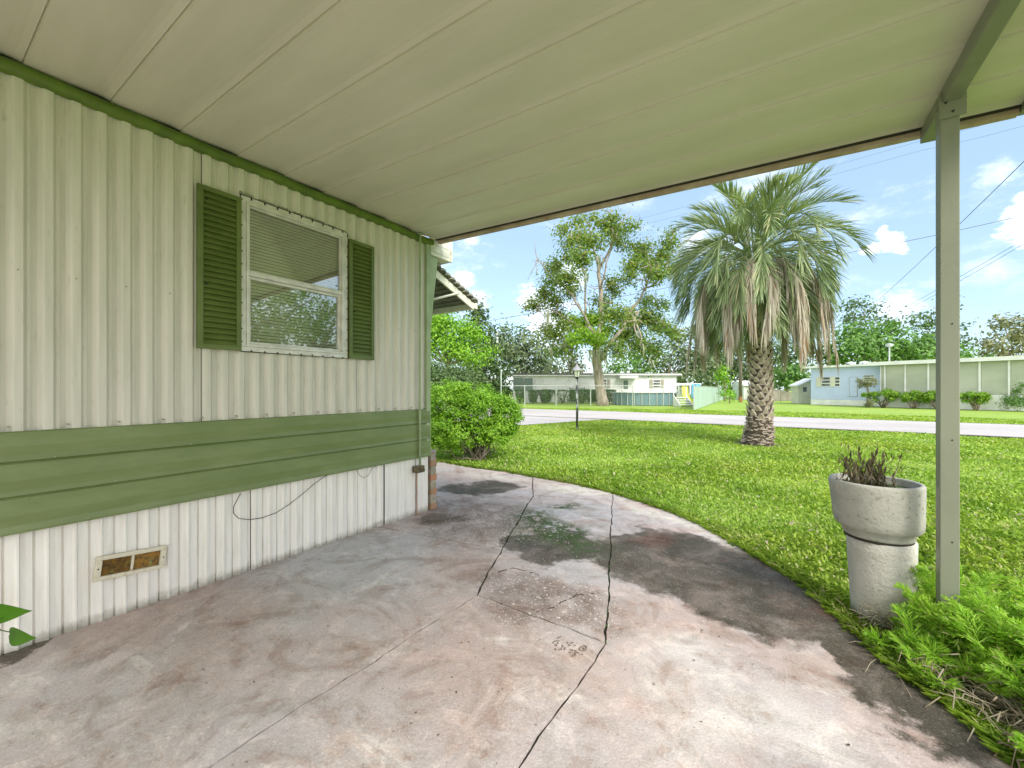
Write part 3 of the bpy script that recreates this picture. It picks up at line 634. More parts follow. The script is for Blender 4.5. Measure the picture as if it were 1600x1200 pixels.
# floor vent in skirting
vc = Vector((WX-.016, .765, .293)); VM = Matrix.Translation(vc) @ Matrix.Rotation(R(-6), 4, 'X')
mb = MB()
def fr2(x0, x1, y0, y1, z0, z1, w1, w2, M):
    mb.box(x0, x1, y0, y1, z0, z0+w2, M); mb.box(x0, x1, y0, y1, z1-w2, z1, M); mb.box(x0, x1, y0, y0+w1, z0+w2, z1-w2, M); mb.box(x0, x1, y1-w1, y1, z0+w2, z1-w2, M)
fr2(0, .024, -.155, .155, -.066, .066, .026, .022, VM); mb.box(.001, .020, -.004, .008, -.044, .044, VM)
vt = mb.build('vent', 'vent', home, bevel=.003)
mb = MB(); mb.box(0, .006, -.129, .129, -.044, .044, VM)
for i in range(22):
    y = -.126+i*.0055; mb.box(.006, .012, y, y+.0028, -.043, .043, VM)
for i in range(5): z = -.036+i*.017; mb.box(.006, .0135, -.127, -.006, z, z+.002, VM)
mb.build('grille', 'rust', vt)
mb = MB()
for y in (-.143, .143): mb.tube([tuple(VM @ Vector((.02, y, 0))), tuple(VM @ Vector((.026, y, 0)))], .004, 8)
mb.split('screw', 'black', vt)
# conduit + clamp + rusty slit
cy = 2.985; mb = MB(); mb.tube([(WX+.045, cy, 2.93), (WX+.045, cy, 2.80), (WX+.040, cy, 1.2), (WX+.040, cy, .47)], .0115, 10)
cd = mb.build('conduit', 'conduit', home, True)
mb = MB(); mb.box(WX-.01, WX+.06, cy-.055, cy+.05, .445, .512); mb.tube([(WX+.062, cy-.03, .48), (WX+.072, cy-.03, .48)], .014, 8); mb.tube([(WX+.062, cy+.03, .47), (WX+.078, cy+.03, .47)], .01, 8); mb.build('clamp', 'copper', cd, bevel=.004)
mb = MB(); mb.tube([(WX-.005, cy, .445), (WX-.006, cy+.002, .2), (WX-.004, cy, .0)], .006, 6); mb.build('ground_rod', 'pole_base', cd)
# hanging cable
mb = MB(); pts = [(376, 771), (371, 780), (365, 792), (365, 802), (373, 810), (390, 812), (410, 809), (432, 801), (452, 788), (470, 774), (490, 757), (505, 746), (516, 740)]
mb.tube([tuple(W(x, y, WX+.002)) for x, y in pts], .0028, 6); mb.tube([tuple(W(x, y, WX+.002)) for x, y in [(556, 732), (561, 742), (568, 747), (576, 742), (581, 733), (588, 728)]], .002, 6); mb.split('cable', 'cable', home, 1, True)
# brick pier beside the corner
pier = thing('brick_pier', (WX-.2, YF+.07, 0), 'short weathered brick pier standing against the front corner of the green and cream home', 'brick pier')
mb = MB(); mb.box(WX-.42, WX-.006, YF+.022, YF+.098, -.02, .62); mb.build('mortar', 'mortar', pier)
mb = MB(); z = .0
for i in range(8):
    x = WX-.43
    while x < WX-.05: x1 = min(x+.19, WX); mb.box(x+.004, x1, YF+.018, YF+.105, z+.006, z+.070); x += .2 if x > WX-.43 or i % 2 else .1
    z += .077
mb.build('bricks', 'brick', pier, bevel=.004)
mb = MB(); mb.box(WX-.43, WX+.003, YF+.015, YF+.108, z+.004, z+.022); mb.build('cap', 'mortar', pier, bevel=.004)
# awning over the front window
aw = thing('window_awning', (WX-.2, YF+.1, 2.3), 'slatted metal awning jutting from the front end of the green and cream home', 'awning')
ax0 = WX-.17; p0 = np.array([YF+.12, 2.72]); p1 = np.array([4.13, 2.40]); mb = MB(); ns = 10
for i in range(ns):
    a = p0+(p1-p0)*i/ns; d = (p1-p0)/ns; nn = np.array([.33, 1.0]); nn = nn/np.linalg.norm(nn)
    prof = [a-d*.1+nn*.0, a+d*.3+nn*.055, a+d*.8+nn*.062, a+d*1.30+nn*.022, a+d*.9+nn*.042, a+d*.35+nn*.030]
    mb.add([(x, q[0], q[1]) for x in (ax0-1.9, ax0+.05) for q in prof], [(k, (k+1) % 6, 6+(k+1) % 6, 6+k) for k in range(6)]+[tuple(range(6)), tuple(range(11, 5, -1))])
mb.build('slats', 'awning_slat', aw)
mb = MB()
for x in (ax0, ax0-1.0, ax0-1.86):
    a, b = p0+np.array([0, -.03]), p1+np.array([0, -.035]); mb.add([(x+dx, q[0], q[1]+dz) for dx in (-.012, .012) for q, dz in ((a, -.055), (b, -.055), (b, .03), (a, .03))], [(0, 1, 2, 3), (7, 6, 5, 4), (0, 4, 5, 1), (1, 5, 6, 2), (2, 6, 7, 3), (3, 7, 4, 0)])
mb.split('rafter', 'white_dirty', aw)
mb = MB(); mb.box(ax0-1.95, ax0+.035, 4.10, 4.16, 2.33, 2.40); mb.build('front_bar', 'white_dirty', aw, bevel=.004)
mb = MB(); q = p0+(p1-p0)*.62; mb.tube([(ax0+.02, YF+.02, 2.25), (ax0+.02, q[0], q[1]-.05)], .013, 4); mb.tube([(ax0-1.85, YF+.02, 2.25), (ax0-1.85, q[0], q[1]-.05)], .013, 4); mb.split('brace', 'white_dirty', aw)
# ------------------------------------------------------------------ carport
cp = thing('carport', (.69, 2.89, 0), 'cream metal pan roof carport on a square post covering the patio', 'carport')
XR = 1.03; YE = 3.225; SP = .319
def cz(x): return 2.91-.033*(x-WX)
mb = MB(); ysn = []
prof = []
for k in range(-11, 9):
    y = .354+SP*k
    prof += [(y, .013), (y+.003, .0), (y+.035, -.001), (y+SP*.45, .003), (y+SP*.82, .013), (y+SP-.03, .0125), (y+SP-.004, .007)]
prof = [p for p in prof if p[0] > -1.6]; prof.append((YE, .004)); yb = prof[0][0]
xsn = [WX-.0, -2, -1, 0, XR]
vs = [(x, y, cz(x)+dz) for y, dz in prof for x in xsn]; m = len(xsn)
mb.add(vs, [(j*m+i, (j+1)*m+i, (j+1)*m+i+1, j*m+i+1) for j in range(len(prof)-1) for i in range(m-1)])
mb.add([(x, y, cz(x)+.075) for y in (yb, YE) for x in (WX, XR)], [(0, 1, 3, 2)])
mb.build('roof_panels', 'ceiling', cp)
mb = MB(); SEC = []
def sbox(mb, x0, x1, y0, y1, za, zb): mb.add([(x, y, cz(x)+z) for z in (za, zb) for y in (y0, y1) for x in (x0, x1)], [(0, 2, 3, 1), (4, 5, 7, 6), (0, 1, 5, 4), (2, 6, 7, 3), (0, 4, 6, 2), (1, 3, 7, 5)])
sbox(mb, WX+.04, XR, YE+.014, YE+.062, -.036, .09); mb.build('front_fascia', 'fascia', cp, bevel=.006)
mb = MB(); sbox(mb, WX+.02, XR, YE+.001, YE+.013, -.008, .07); mb.build('fascia_gap', 'dark', cp)
mb = MB(); sbox(mb, XR+.001, XR+.05, yb, YE+.06, -.03, .10); sbox(mb, WX, XR, yb-.05, yb-.002, -.02, .09); mb.build('side_gutter', 'post', cp, bevel=.006)
mb = MB(); sbox(mb, .655, .72, yb, YE+.03, -.078, -.002); mb.build('beam', 'post', cp, bevel=.004)
zb = cz(.69)-.080
mb = MB(); mb.box(.647, .717, 2.86, 2.930, -.02, zb-.001); post = mb.build('post', 'post', cp, bevel=.004)
mb = MB(); mb.box(.642, .737, 2.848, 2.857, zb-.075, zb+.055); mb.box(.64, .739, 2.848, 2.93, zb-.0, zb+.004); mb.build('bracket', 'post', post, bevel=.002)
mb = MB()
for x, z in ((.665, zb+.0), (.715, zb+.02), (.69, zb-.05)): mb.tube([(x, 2.8575, z), (x, 2.843, z)], .0055, 8)
for z in (1.62, 1.05, .55): mb.tube([(.690, 2.861, z), (.690, 2.8585, z)], .004, 8)
mb.split('bolt', 'black', post)
# ------------------------------------------------------------------ planter
pc = D(1379, 985, 2.34); pc[2] = -.01
pl = thing('planter', pc, 'two piece round rough concrete planter standing at the patio edge beside the carport post', 'planter')
mb = MB(); mb.lathe([(0, 0), (.138, 0), (.141, .02), (.146, .2), (.153, .40), (.155, .462), (.14, .466), (0, .466)], pc, 48, (-.02, .0)); mb.build('pedestal', 'planter', pl, True)
mb = MB(); lp = (-.045, 0); mb.lathe([(0, .470), (.13, .470), (.155, .475), (.160, .485), (.163, .51), (.185, .525), (.196, .54), (.200, .57), (.206, .68), (.211, .765), (.211, .778), (.205, .786), (.192, .786), (.187, .778), (.185, .70), (.16, .70)], pc, 56, lp)
bowl = mb.build('bowl', 'bowl', pl, True)
mb = MB(); mb.lathe([(.1545, .460), (.152, .478), (.14, .479)], pc, 40, lp); mb.build('joint_shadow_gap', 'dark', pl)
mb = MB(); n = 12; mb.lathe([(0.001, .752), (.08, .757), (.14, .748), (.1865, .744)], pc, 40, lp); mb.build('soil', 'moss_soil', pl, True)
def dried():
    t = thing('dried_plant', (pc[0], pc[1], .72), 'withered brown plant with curled leaves in the concrete planter', 'dead plant')
    st = MB(); P = []; Nn = []
    for (ox, oy, n_, hmax, sp) in ((-.14, -.02, 11, .17, .05), (-.02, -.01, 22, .25, .08)):
        for _ in range(n_):
            b = np.array([pc[0]+lpx(ox, oy)[0], pc[1]+lpx(ox, oy)[1], .72]); b[:2] += RNG.normal(size=2)*sp*.45
            hh = hmax*random.uniform(.45, 1.0); tip = b+np.array([random.gauss(0, .035), random.gauss(0, .035), hh])
            pts = wig(b, tip, 5, .07); st.tube(pts, [.0032, .003, .0026, .0022, .0018, .001], 5)
            for p in pts[1:]:
                for _ in range(3): P.append(np.array(p)+RNG.normal(size=3)*.010); Nn.append(RNG.normal(size=3)*np.array([1, 1, .25]))
    st.build('stems', 'twig', t)
    P = np.array(P); Nn = np.array(Nn); n = len(P)
    a = unit(RNG.normal(size=(n, 3))*.35+np.array([0, 0, 1.])*np.where(RNG.uniform(size=(n, 1)) < .55, 1, -.9)); b = unit(np.cross(a, Nn)); s = RNG.uniform(.022, .05, (n, 1)); nn = np.cross(a, b)
    v = np.stack([P, P+a*s*.5+b*s*.16+nn*s*.14, P+a*s*1.2+nn*s*.35, P+a*s*.5-b*s*.16+nn*s*.14], 1)
    fast('leaves', v.reshape(-1, 3), 4, 'dead', t)
def lpx(a, b): return (RT[0]*a+FW[0]*b-.023, RT[1]*a+FW[1]*b)
dried()
# ------------------------------------------------------------------ ferny weeds + straw at the post
def fern(cx, cy, n, hgt, spread, label):
    T = thing('feathery_weed', (cx, cy, 0), label, 'plant', 'feathery weeds around the carport post'); st = MB(); V = []
    for _ in range(n):
        a = random.uniform(0, 2*math.pi); b = np.array([cx+random.gauss(0, .08), cy+random.gauss(0, .08), -.02]); L = hgt*random.uniform(.6, 1.15)
        d = np.array([math.cos(a), math.sin(a), 0])*spread*random.uniform(.4, 1.1); pts = [b+d*(s**1.4)+np.array([0, 0, 1])*L*(s*1.5-s*s*.75) for s in np.linspace(0, 1, 7)]
        st.tube([tuple(p) for p in pts], [.0022, .002, .0018, .0016, .0013, .001, .0006], 4, False)
        ks = np.linspace(.15, 1, 26)
        for s in ks:
            f = s*6; i = min(5, int(f)); p = pts[i]+(pts[i+1]-pts[i])*(f-i); dr = unit(pts[i+1]-pts[i]); sl = .055*math.sin(math.pi*min(1, s*.85+.15))+.010
            for side in (-1, 1):
                o = unit(np.cross(dr, np.array([0, 0, 1.]))*side+dr*.7+RNG.normal(size=3)*.35)
                for q in (0, .35, .7):
                    for s2 in (-1, 0, 1):
                        if q == 0 and s2: continue
                        e = unit(o+np.cross(o, [0, 0, 1])*s2*.8+RNG.normal(size=3)*.15); p0 = p+o*sl*q; l = sl*(.5 if s2 else .95-q*.5)
                        w = np.cross(e, unit(RNG.normal(size=3)))*.0021; V.append((p0-w, p0+e*l*.6-w*1.2, p0+e*l, p0+e*l*.6+w*1.2, p0+w))
    st.build('stems', 'fern', T); fast('fronds', np.array(V).reshape(-1, 3), 5, 'fern', T)
    return T
fern(.92, 2.72, 44, .42, .26, 'bright green feathery weed just right of the carport post foot')
fern(.74, 3.02, 34, .44, .22, 'bright green feathery weed behind the post, between post and planter')
fern(1.02, 2.36, 40, .36, .28, 'dense feathery green weed spreading right of the straw heap')
fern(1.22, 2.95, 36, .40, .3, 'bright green feathery weed in the lawn farther right of the post')
fern(.95, 1.98, 34, .28, .24, 'low feathery green weed at the bottom right patio edge')
fern(.70, 2.76, 30, .36, .15, 'bright green feathery weed directly in front of the carport post foot')
fern(.62, 2.64, 18, .18, .15, 'small feathery green weed between planter base and the post')
fern(1.35, 2.45, 40, .42, .3, 'tall feathery green weed at the right edge of the view')
fern(.52, 2.70, 12, .10, .12, 'tiny yellow-green weed sprouting in front of the planter base')
mb = MB()
for _ in range(230):
    f = random.random(); a = np.array([.60, 2.62])*(1-f)+np.array([.80, 2.14])*f; p = np.array([a[0]+random.gauss(0, .05), a[1]+random.gauss(0, .05), random.uniform(.005, .07)])
    an = random.gauss(-.9, .9); L = random.uniform(.05, .17); e = p+np.array([math.cos(an)*L, math.sin(an)*L, random.gauss(-.01, .03)]); e[2] = max(e[2], .004); mmid = (p+e)/2+np.array([random.gauss(0, .02), random.gauss(0, .02), random.uniform(0, .035)])
    mb.tube([tuple(p), tuple(mmid), tuple(e)], random.uniform(.0014, .0032), 4)
for _ in range(40):
    p = np.array([.42+random.gauss(0, .05), 2.86+random.gauss(0, .04), random.uniform(.0, .12)]); e = p+np.array([random.gauss(0, .06), random.gauss(-.03, .06), random.gauss(.03, .05)]); e[2] = max(e[2], .004)
    mb.tube([tuple(p), tuple((p+e)/2+np.array([0, 0, .02])), tuple(e)], random.uniform(.0012, .0024), 4)
for a, b in (((1355, 755+250), (1318, 1006)), ((1368, 1030), (1352, 1050)), ((1390, 1040), (1425, 1090))):
    p = G(*a, .02); e = G(*b, .006); mb.tube([tuple(p), tuple((p+e)/2+np.array([0, 0, .012])), tuple(e)], .0016, 4)
tag(mb.build('straw_heap', 'straw', smooth=True), 'heap of dry pale straw stalks on the patio edge in front of the post', 'straw', kind='stuff')
# vine with heart leaves at lower left wall foot
def vine():
    b = D(-60, 1000, 1.8); b[2] = 0; T = thing('vine', b, 'green vine with two broad leaves at the foot of the ribbed skirting', 'plant')
    mb = MB(); la = D(-25, 965, 1.8); lb = D(2, 985, 1.83)
    mb.tube([tuple(b), tuple((b+la)/2+np.array([.01, 0, .03])), tuple(la)], .003, 6); mb.tube([tuple(la), tuple(D(-5, 968, 1.8)), tuple(D(4, 965, 1.8))], .002, 6); mb.tube([tuple(la), tuple(lb), tuple(D(18, 988, 1.84))], .002, 6); mb.build('stem', 'vine', T, True)
    for base, tip, wpx in ((D(-30, 958, 1.80), D(44, 958, 1.82), .048), (D(15, 990, 1.84), D(48, 1001, 1.80), .042), (D(-60, 990, 1.75), D(-15, 1010, 1.7), .04)):
        ax = tip-base; L = np.linalg.norm(ax); ax = ax/L; sd = unit(np.cross(ax, -FW)); nrm = np.cross(sd, ax); V = []; F_ = []
        us = np.linspace(0, 1, 9); wd = [.25, .8, 1, .97, .86, .68, .46, .2, .0]
        mb = MB(); vs = []
        for i, u in enumerate(us):
            c = base+ax*L*u-nrm*.02*u*u; vs += [c-sd*wpx*wd[i]+nrm*.010*wd[i], c, c+sd*wpx*wd[i]+nrm*.010*wd[i]]
        mb.add(vs, [(3*i+j, 3*i+j+1, 3*i+j+4, 3*i+j+3) for i in range(8) for j in (0, 1)]); mb.build('leaf', 'vine', T, True)
vine()
# ------------------------------------------------------------------ lamp post
lpz = G(901.5, 671); k = 13.2/640
lp_ = thing('lamp_post', lpz, 'black lamp post with white flaking paint and lantern standing on the lawn by the driveway', 'lamp post')
x, y = lpz[0], lpz[1]; mb = MB(); mb.tube([(x, y, -.05), (x+.01, y, .8), (x, y, 1.62)], .038, 10); mb.build('pole', 'lamp_black', lp_, True)
a = RT*.24; mb = MB(); mb.tube([(x-a[0], y-a[1], 1.33), (x+a[0], y+a[1], 1.33)], .009, 6)
for s_ in (-1, 1): mb.tube([(x+s_*a[0]*.92, y+s_*a[1]*.92, 1.33), (x+s_*a[0]*1.05, y+s_*a[1]*1.05, 1.33)], .02, 8)
mb.build('crossbar', 'black', lp_)
mb = MB(); mb.lathe([(.03, 1.62), (.055, 1.63), (.05, 1.66), (.085, 1.68), (.085, 1.69), (0, 1.69)], (x, y, 0), 8)
for k_ in range(6):
    t = 2*math.pi*k_/6; mb.tube([(x+.08*math.cos(t), y+.08*math.sin(t), 1.69), (x+.125*math.cos(t), y+.125*math.sin(t), 1.90)], .007, 4)
ln = mb.build('lantern', 'black', lp_)
mb = MB(); mb.lathe([(.072, 1.69), (.115, 1.895)], (x, y, 0), 6); mb.build('glass', 'lamp_glass', ln)
mb = MB(); mb.lathe([(.15, 1.895), (.15, 1.91), (.13, 1.95), (.08, 2.01), (.05, 2.03), (.05, 2.055), (.02, 2.07), (.03, 2.09), (.01, 2.11), (.0, 2.15)], (x, y, 0), 12); mb.lathe([(0, 1.897), (.148, 1.897)], (x, y, 0), 12); mb.build('cap', 'lamp_grey', ln, True)
# ------------------------------------------------------------------ palm
def palm():
    b = D(1184, 695, 9.85); b[2] = 0
    T = thing('palm_tree', b, 'palm with cross hatched trunk and drooping green and dry fronds on the lawn', 'palm tree')
    mb = MB(); prof = [(.40, -.03), (.375, .1), (.345, .35), (.30, .7), (.265, 1.1), (.25, 1.6), (.235, 2.1), (.22, 2.7), (.22, 3.6), (.18, 4.3), (.05, 4.55)]
    prof = [(r*.92-.035, z) for r, z in prof]
    def lean(z): return .05*math.sin(z*.9)+.012*z
    m = 20; vs = []
    for r, z in prof:
        for k in range(m): t = 2*math.pi*k/m; vs.append((b[0]+r*math.cos(t)+lean(z), b[1]+r*math.sin(t), z))
    mb.add(vs, [(i*m+k, i*m+(k+1) % m, (i+1)*m+(k+1) % m, (i+1)*m+k) for i in range(len(prof)-1) for k in range(m)])
    tr = mb.build('trunk', 'palm_core', T, True)
    mb = MB(); z = .62; i = 0
    while z < 3.4:       # spiral of old leaf bases
        r = np.interp(z, [p[1] for p in prof], [p[0] for p in prof]); t = i*2.39996+random.gauss(0, .05); i += 1
        c = np.array([b[0]+lean(z)+math.cos(t)*r, b[1]+math.sin(t)*r, z]); o = np.array([math.cos(t), math.sin(t), 0]); s = np.array([-math.sin(t), math.cos(t), 0]); u = np.array([0, 0, 1.])
        w = .088*random.uniform(.8, 1.2); L = .10*random.uniform(.8, 1.3)
        A = [c-s*w-u*.03, c+s*w-u*.03, c+o*.05+s*w*.45+u*L*.75, c+o*.07+u*L, c+o*.05-s*w*.45+u*L*.75]
        B = [c-s*w*.8-u*.055+o*.01, c+s*w*.8-u*.055+o*.01, c+o*.062+s*w*.3+u*L*.5, c+o*.078+u*L*.72, c+o*.062-s*w*.3+u*L*.5]
        mb.add(A+B, [(0, 1, 2, 3, 4), (9, 8, 7, 6, 5), (0, 5, 6, 1), (1, 6, 7, 2), (2, 7, 8, 3), (3, 8, 9, 4), (4, 9, 5, 0)]); z += .0145
    for i in range(330):   # matted roots and fibre at the foot
        z = random.uniform(0, .66)**1; r = np.interp(z, [p[1] for p in prof], [p[0] for p in prof])+random.uniform(.0, .035); t = random.uniform(0, 2*math.pi); dt = random.uniform(.12, .4)
        mb.tube([(b[0]+lean(z)+math.cos(t+dt*q)*r*(1+.02*math.sin(q*3)), b[1]+math.sin(t+dt*q)*r, z+random.gauss(0, .008)) for q in (0, .33, .66, 1)], random.uniform(.006, .014), 5)
    mb.build('leaf_bases', 'palm_trunk', tr)
    heart = np.array([b[0]+lean(3.8)-.12, b[1], 4.35])
    def fronds(specs, name, mat, hang=0.0):
        ST = []; rach = MB()
        for (az, e0, L, bend, ll, den) in specs:
            h = np.array([math.cos(az), math.sin(az), 0]); n = 26; p = heart+h*.12+np.array([0, 0, 1])*(.25*math.sin(e0)); pts = [p]; dirs = []; tw = random.gauss(0, .25)
            for i in range(n):
                s = (i+.5)/n; e = e0-bend*s**1.3; e = max(e, -1.50); d = h*math.cos(e)+np.array([0, 0, math.sin(e)]); d = d+np.array([-h[1], h[0], 0])*tw*s*.5; d = d/np.linalg.norm(d); dirs.append(d); p = p+d*L/n; pts.append(p)
            rach.tube([tuple(q) for q in pts[::3]], list(np.linspace(.022, .005, len(pts[::3]))), 5, False)
            m = int(54*den)
            for j in range(m):
                s = .24+.76*j/(m-1); f = s*n; i = min(n-1, int(f)); p = pts[i]+(pts[i+1]-pts[i])*(f-i) if i+1 < len(pts) else pts[-1]; d = dirs[i]
                side0 = unit(np.cross(d, np.array([0, 0, 1.])+h*.3)); upv = np.cross(side0, d)
                l = ll*(.55+.45*math.sin(math.pi*min(1, (s-.1)*1.02)))*random.uniform(.85, 1.12)
                for sd in (-1, 1):
                    o = unit(side0*sd*(.62-.35*s)+d*(.72+.5*s)+upv*(.45-.2*hang)+RNG.normal(size=3)*.10); w = unit(np.cross(o, upv*sd+RNG.normal(size=3)*.4))
                    g = np.array([0, 0, -1.]); dr = .38+.9*hang; wd = .0115
                    q0 = p; q1 = p+o*l*.35+g*l*.02*dr; q2 = p+o*l*.70+g*l*.13*dr; q3 = p+o*l*.98+g*l*.36*dr
                    if hang: q1 = p+o*l*.25+g*l*.1; q2 = p+o*l*.38+g*l*.42; q3 = p+o*l*.42+g*l*.85
                    ST.append([q0-w*wd*.5, q0+w*wd*.5, q1-w*wd, q1+w*wd, q2-w*wd*.75, q2+w*wd*.75, q3-w*.001, q3+w*.001])
        o = grid(name, np.array(ST), mat, T); rach.build('frond_stems' if mat == 'palm_green' else 'dry_frond_stems', mat, o)
    ga = 2.39996; sp = []; n = 86
    for i in range(n):
        f = i/(n-1); e0 = R(84-108*f**.85)+random.gauss(0, .07); az = i*ga+random.gauss(0, .12)
        L = 2.0+.3*math.sin(f*3.1)+random.gauss(0, .12); bend = 1.35+1.5*min(1, f*2.4)+random.gauss(0, .15)
        if f < .12: bend = .75+random.random()*.7; L = 1.75+random.random()*.35
        sp.append((az, e0, L, bend, .62+random.gauss(0, .05), 1.0))
    fronds(sp, 'crown', 'palm_green')
    sp = [(i*ga*1.0+.4+random.gauss(0, .15), R(2)-random.random()*.3, 2.65+random.gauss(0, .25), 2.3+random.random()*.3, .60, 1.0) for i in range(30)]
    fronds(sp, 'dry_frond_skirt', 'palm_dead', 1.0)
palm()
# ------------------------------------------------------------------ bushes and trees
def big_bush():
    t = 7.7; b = D(745, 718, t); b[2] = 0; T = thing('bush', b, 'large loose bright green bush at the end of the patio by the home corner', 'bush')
    L = [(755, 640, 50, 38, 0), (700, 628, 46, 36, .3), (660, 640, 40, 46, .4), (790, 650, 26, 32, 0), (735, 618, 44, 22, .2), (720, 670, 45, 32, -.2), (775, 672, 28, 22, -.1), (690, 675, 34, 28, .1)]
    LL = []
    for l in L: c = D(l[0], l[1], t+l[4]); k = t/FPX; LL.append((*c, l[2]*k, l[2]*k*.95, l[3]*k, 1))
    mb = MB()
    for _ in range(46):
        l = random.choice(LL); e = np.array(l[:3])+unit(RNG.normal(size=3))*np.array(l[3:6])*.75; s = b+np.array([random.gauss(0, .09), random.gauss(0, .09), 0]); mb.tube(wig(s, e, 5, .05), [.015, .013, .011, .008, .006, .003], 5)
        for _ in range(3):
            q = s+(e-s)*random.uniform(.4, .9); mb.tube(wig(q, q+RNG.normal(size=3)*.16+np.array([0, 0, .1]), 3, .08), [.006, .005, .003, .002], 4)
    mb.build('stems', 'twig', T)
    crown('leaves', LL, 90, .10, 50, .024, 'bush', T, .55, shell=(.62, 1.0))
big_bush()
def big_tree():
    t = 33.0; b = D(941, 633, t); b[2] = 0; T = thing('tall_tree', b, 'tall open tree hung with grey moss before the long white mobile home', 'tree')
    mb = MB(); k = t/FPX
    def br(pts, r0, r1, dt0=0, dt1=0, n=9):
        P = [D(x, y, t+dt0+(dt1-dt0)*i/(len(pts)-1)) for i, (x, y) in enumerate(pts)]; Q = []
        for i in range(len(P)-1):
            for q in (0, .5): Q.append(P[i]*(1-q)+P[i+1]*q+(RNG.normal(size=3)*.08 if i or q else 0))
        Q.append(P[-1]); mb.tube([tuple(q) for q in Q], list(np.linspace(r0*.72, r1*.8, len(Q))), n)
        return Q
    base = D(942, 634, t); base[2] = -.05; mb.tube([tuple(base), tuple(D(941, 625, t)), tuple(D(938, 608, t)), tuple(D(935, 585, t)), tuple(D(932, 562, t)), tuple(D(932, 545, t))], [.56, .44, .40, .38, .38, .32], 12)
    B = []
    B += br([(932, 552), (936, 520), (939, 490), (938, 455), (936, 430), (935, 405)], .30, .17)
    B += br([(936, 430), (930, 395), (922, 365), (912, 340)], .15, .03, 0, -1); B += br([(936, 420), (952, 395), (962, 372), (972, 345), (985, 330)], .16, .03, 0, 1)
    B += br([(938, 450), (950, 410), (958, 380), (955, 335)], .12, .02, 0, -1.5); B += br([(930, 556), (918, 520), (914, 470), (916, 425), (900, 395)], .20, .04, 0, 2)
    B += br([(934, 570), (948, 548), (972, 512), (990, 480), (1008, 455), (1030, 440), (1045, 410)], .24, .04, 0, -2); B += br([(1008, 455), (1018, 420), (1012, 395)], .1, .02, -1.5, -3)
    B += br([(932, 520), (910, 490), (890, 462), (868, 432), (842, 407)], .17, .03, 0, -2); B += br([(930, 530), (900, 505), (872, 488), (845, 475)], .14, .03, 0, 1.5); B += br([(868, 488), (850, 495), (838, 480)], .06, .02, 1, 1)
    B += br([(933, 545), (905, 535), (880, 545), (862, 535)], .14, .03, 0, -2); B += br([(935, 540), (965, 520), (1000, 500), (1035, 505), (1050, 515)], .15, .03, 0, 2)
    for x0, y0, x1, y1 in ((968, 495, 998, 486), (970, 500, 1005, 505), (985, 488, 1000, 530), (970, 510, 985, 488), (998, 486, 1003, 540), (920, 510, 930, 522)): mb.tube(wig(D(x0, y0, t-3), D(x1, y1, t-3), 4, .06), [.09, .08, .07, .05, .03], 6)
    for _ in range(90):
        q = np.array(random.choice(B)); 
        if q[2] < 6: continue
        e = q+unit(RNG.normal(size=3)+np.array([0, 0, .5]))*random.uniform(.6, 1.8); mb.tube(wig(q, e, 3, .08), [.045, .035, .025, .012], 5)
    for x, y in ((905, 345), (893, 350), (955, 333), (970, 332), (985, 332), (998, 335), (838, 405), (1020, 375), (1052, 365)): q = D(x, y+22, t+random.gauss(0, .8)); mb.tube(wig(q, D(x, y, t), 3, .06), [.04, .03, .02, .01], 5)
    mb.build('trunk', 'bark_pale', T, True)
    up = [(905, 372, 20, 12), (925, 378, 18, 10), (890, 380, 14, 10), (960, 362, 18, 12), (968, 378, 14, 8), (945, 350, 12, 9), (985, 352, 10, 8), (912, 405, 18, 11), (893, 398, 12, 8), (903, 345, 9, 7), (880, 358, 8, 8), (955, 340, 10, 7), (990, 385, 10, 8), (925, 342, 8, 7),
          (868, 415, 16, 10), (885, 435, 20, 12), (862, 440, 14, 10), (850, 458, 14, 10), (838, 475, 14, 9), (865, 470, 16, 10), (890, 455, 12, 10), (828, 480, 8, 7), (872, 490, 12, 8),
          (1000, 400, 16, 12), (1015, 415, 18, 12), (1035, 400, 14, 14), (1045, 380, 9, 14), (1025, 430, 18, 10), (1050, 418, 10, 10), (990, 412, 12, 10), (1005, 385, 9, 8), (985, 432, 12, 10), (955, 440, 12, 9), (960, 455, 10, 9), (1052, 365, 6, 8)]
    low = [(905, 505, 24, 16), (930, 495, 22, 14), (918, 525, 22, 12), (900, 530, 14, 12), (935, 535, 16, 8), (945, 515, 16, 10)]
    mid = [(960, 490, 22, 12), (985, 500, 24, 14), (1010, 495, 20, 14), (1030, 510, 18, 12), (1048, 515, 12, 12), (975, 525, 20, 14), (1000, 535, 20, 16), (960, 545, 16, 12), (870, 525, 16, 12), (855, 515, 12, 10), (885, 548, 16, 10), (1025, 545, 12, 12), (1010, 470, 14, 10), (1035, 475, 10, 8), (880, 510, 14, 10), (1018, 565, 10, 10), (865, 548, 10, 8), (940, 470, 12, 12)]
    def cv(l, spread=2.6):
        out = []
        for x, y, rx, ry in l: c = D(x, y, t+random.gauss(0, spread)); out.append((*c, rx*k, rx*k, ry*k, rx*ry/160.))
        return out
    crown('crown', cv(up), 21, .8, 30, .12, 'big_leaf', T, .5, shell=(.1, 1.05)); crown('lower_crown', cv(mid, 2.4), 14, .9, 44, .12, 'big_leaf', T, .5, shell=(.2, 1.05)); crown('fresh_growth', cv(low, 1.5), 9, .75, 52, .14, 'big_leaf_lime', T, .5, shell=(.2, 1.0))
    V = []
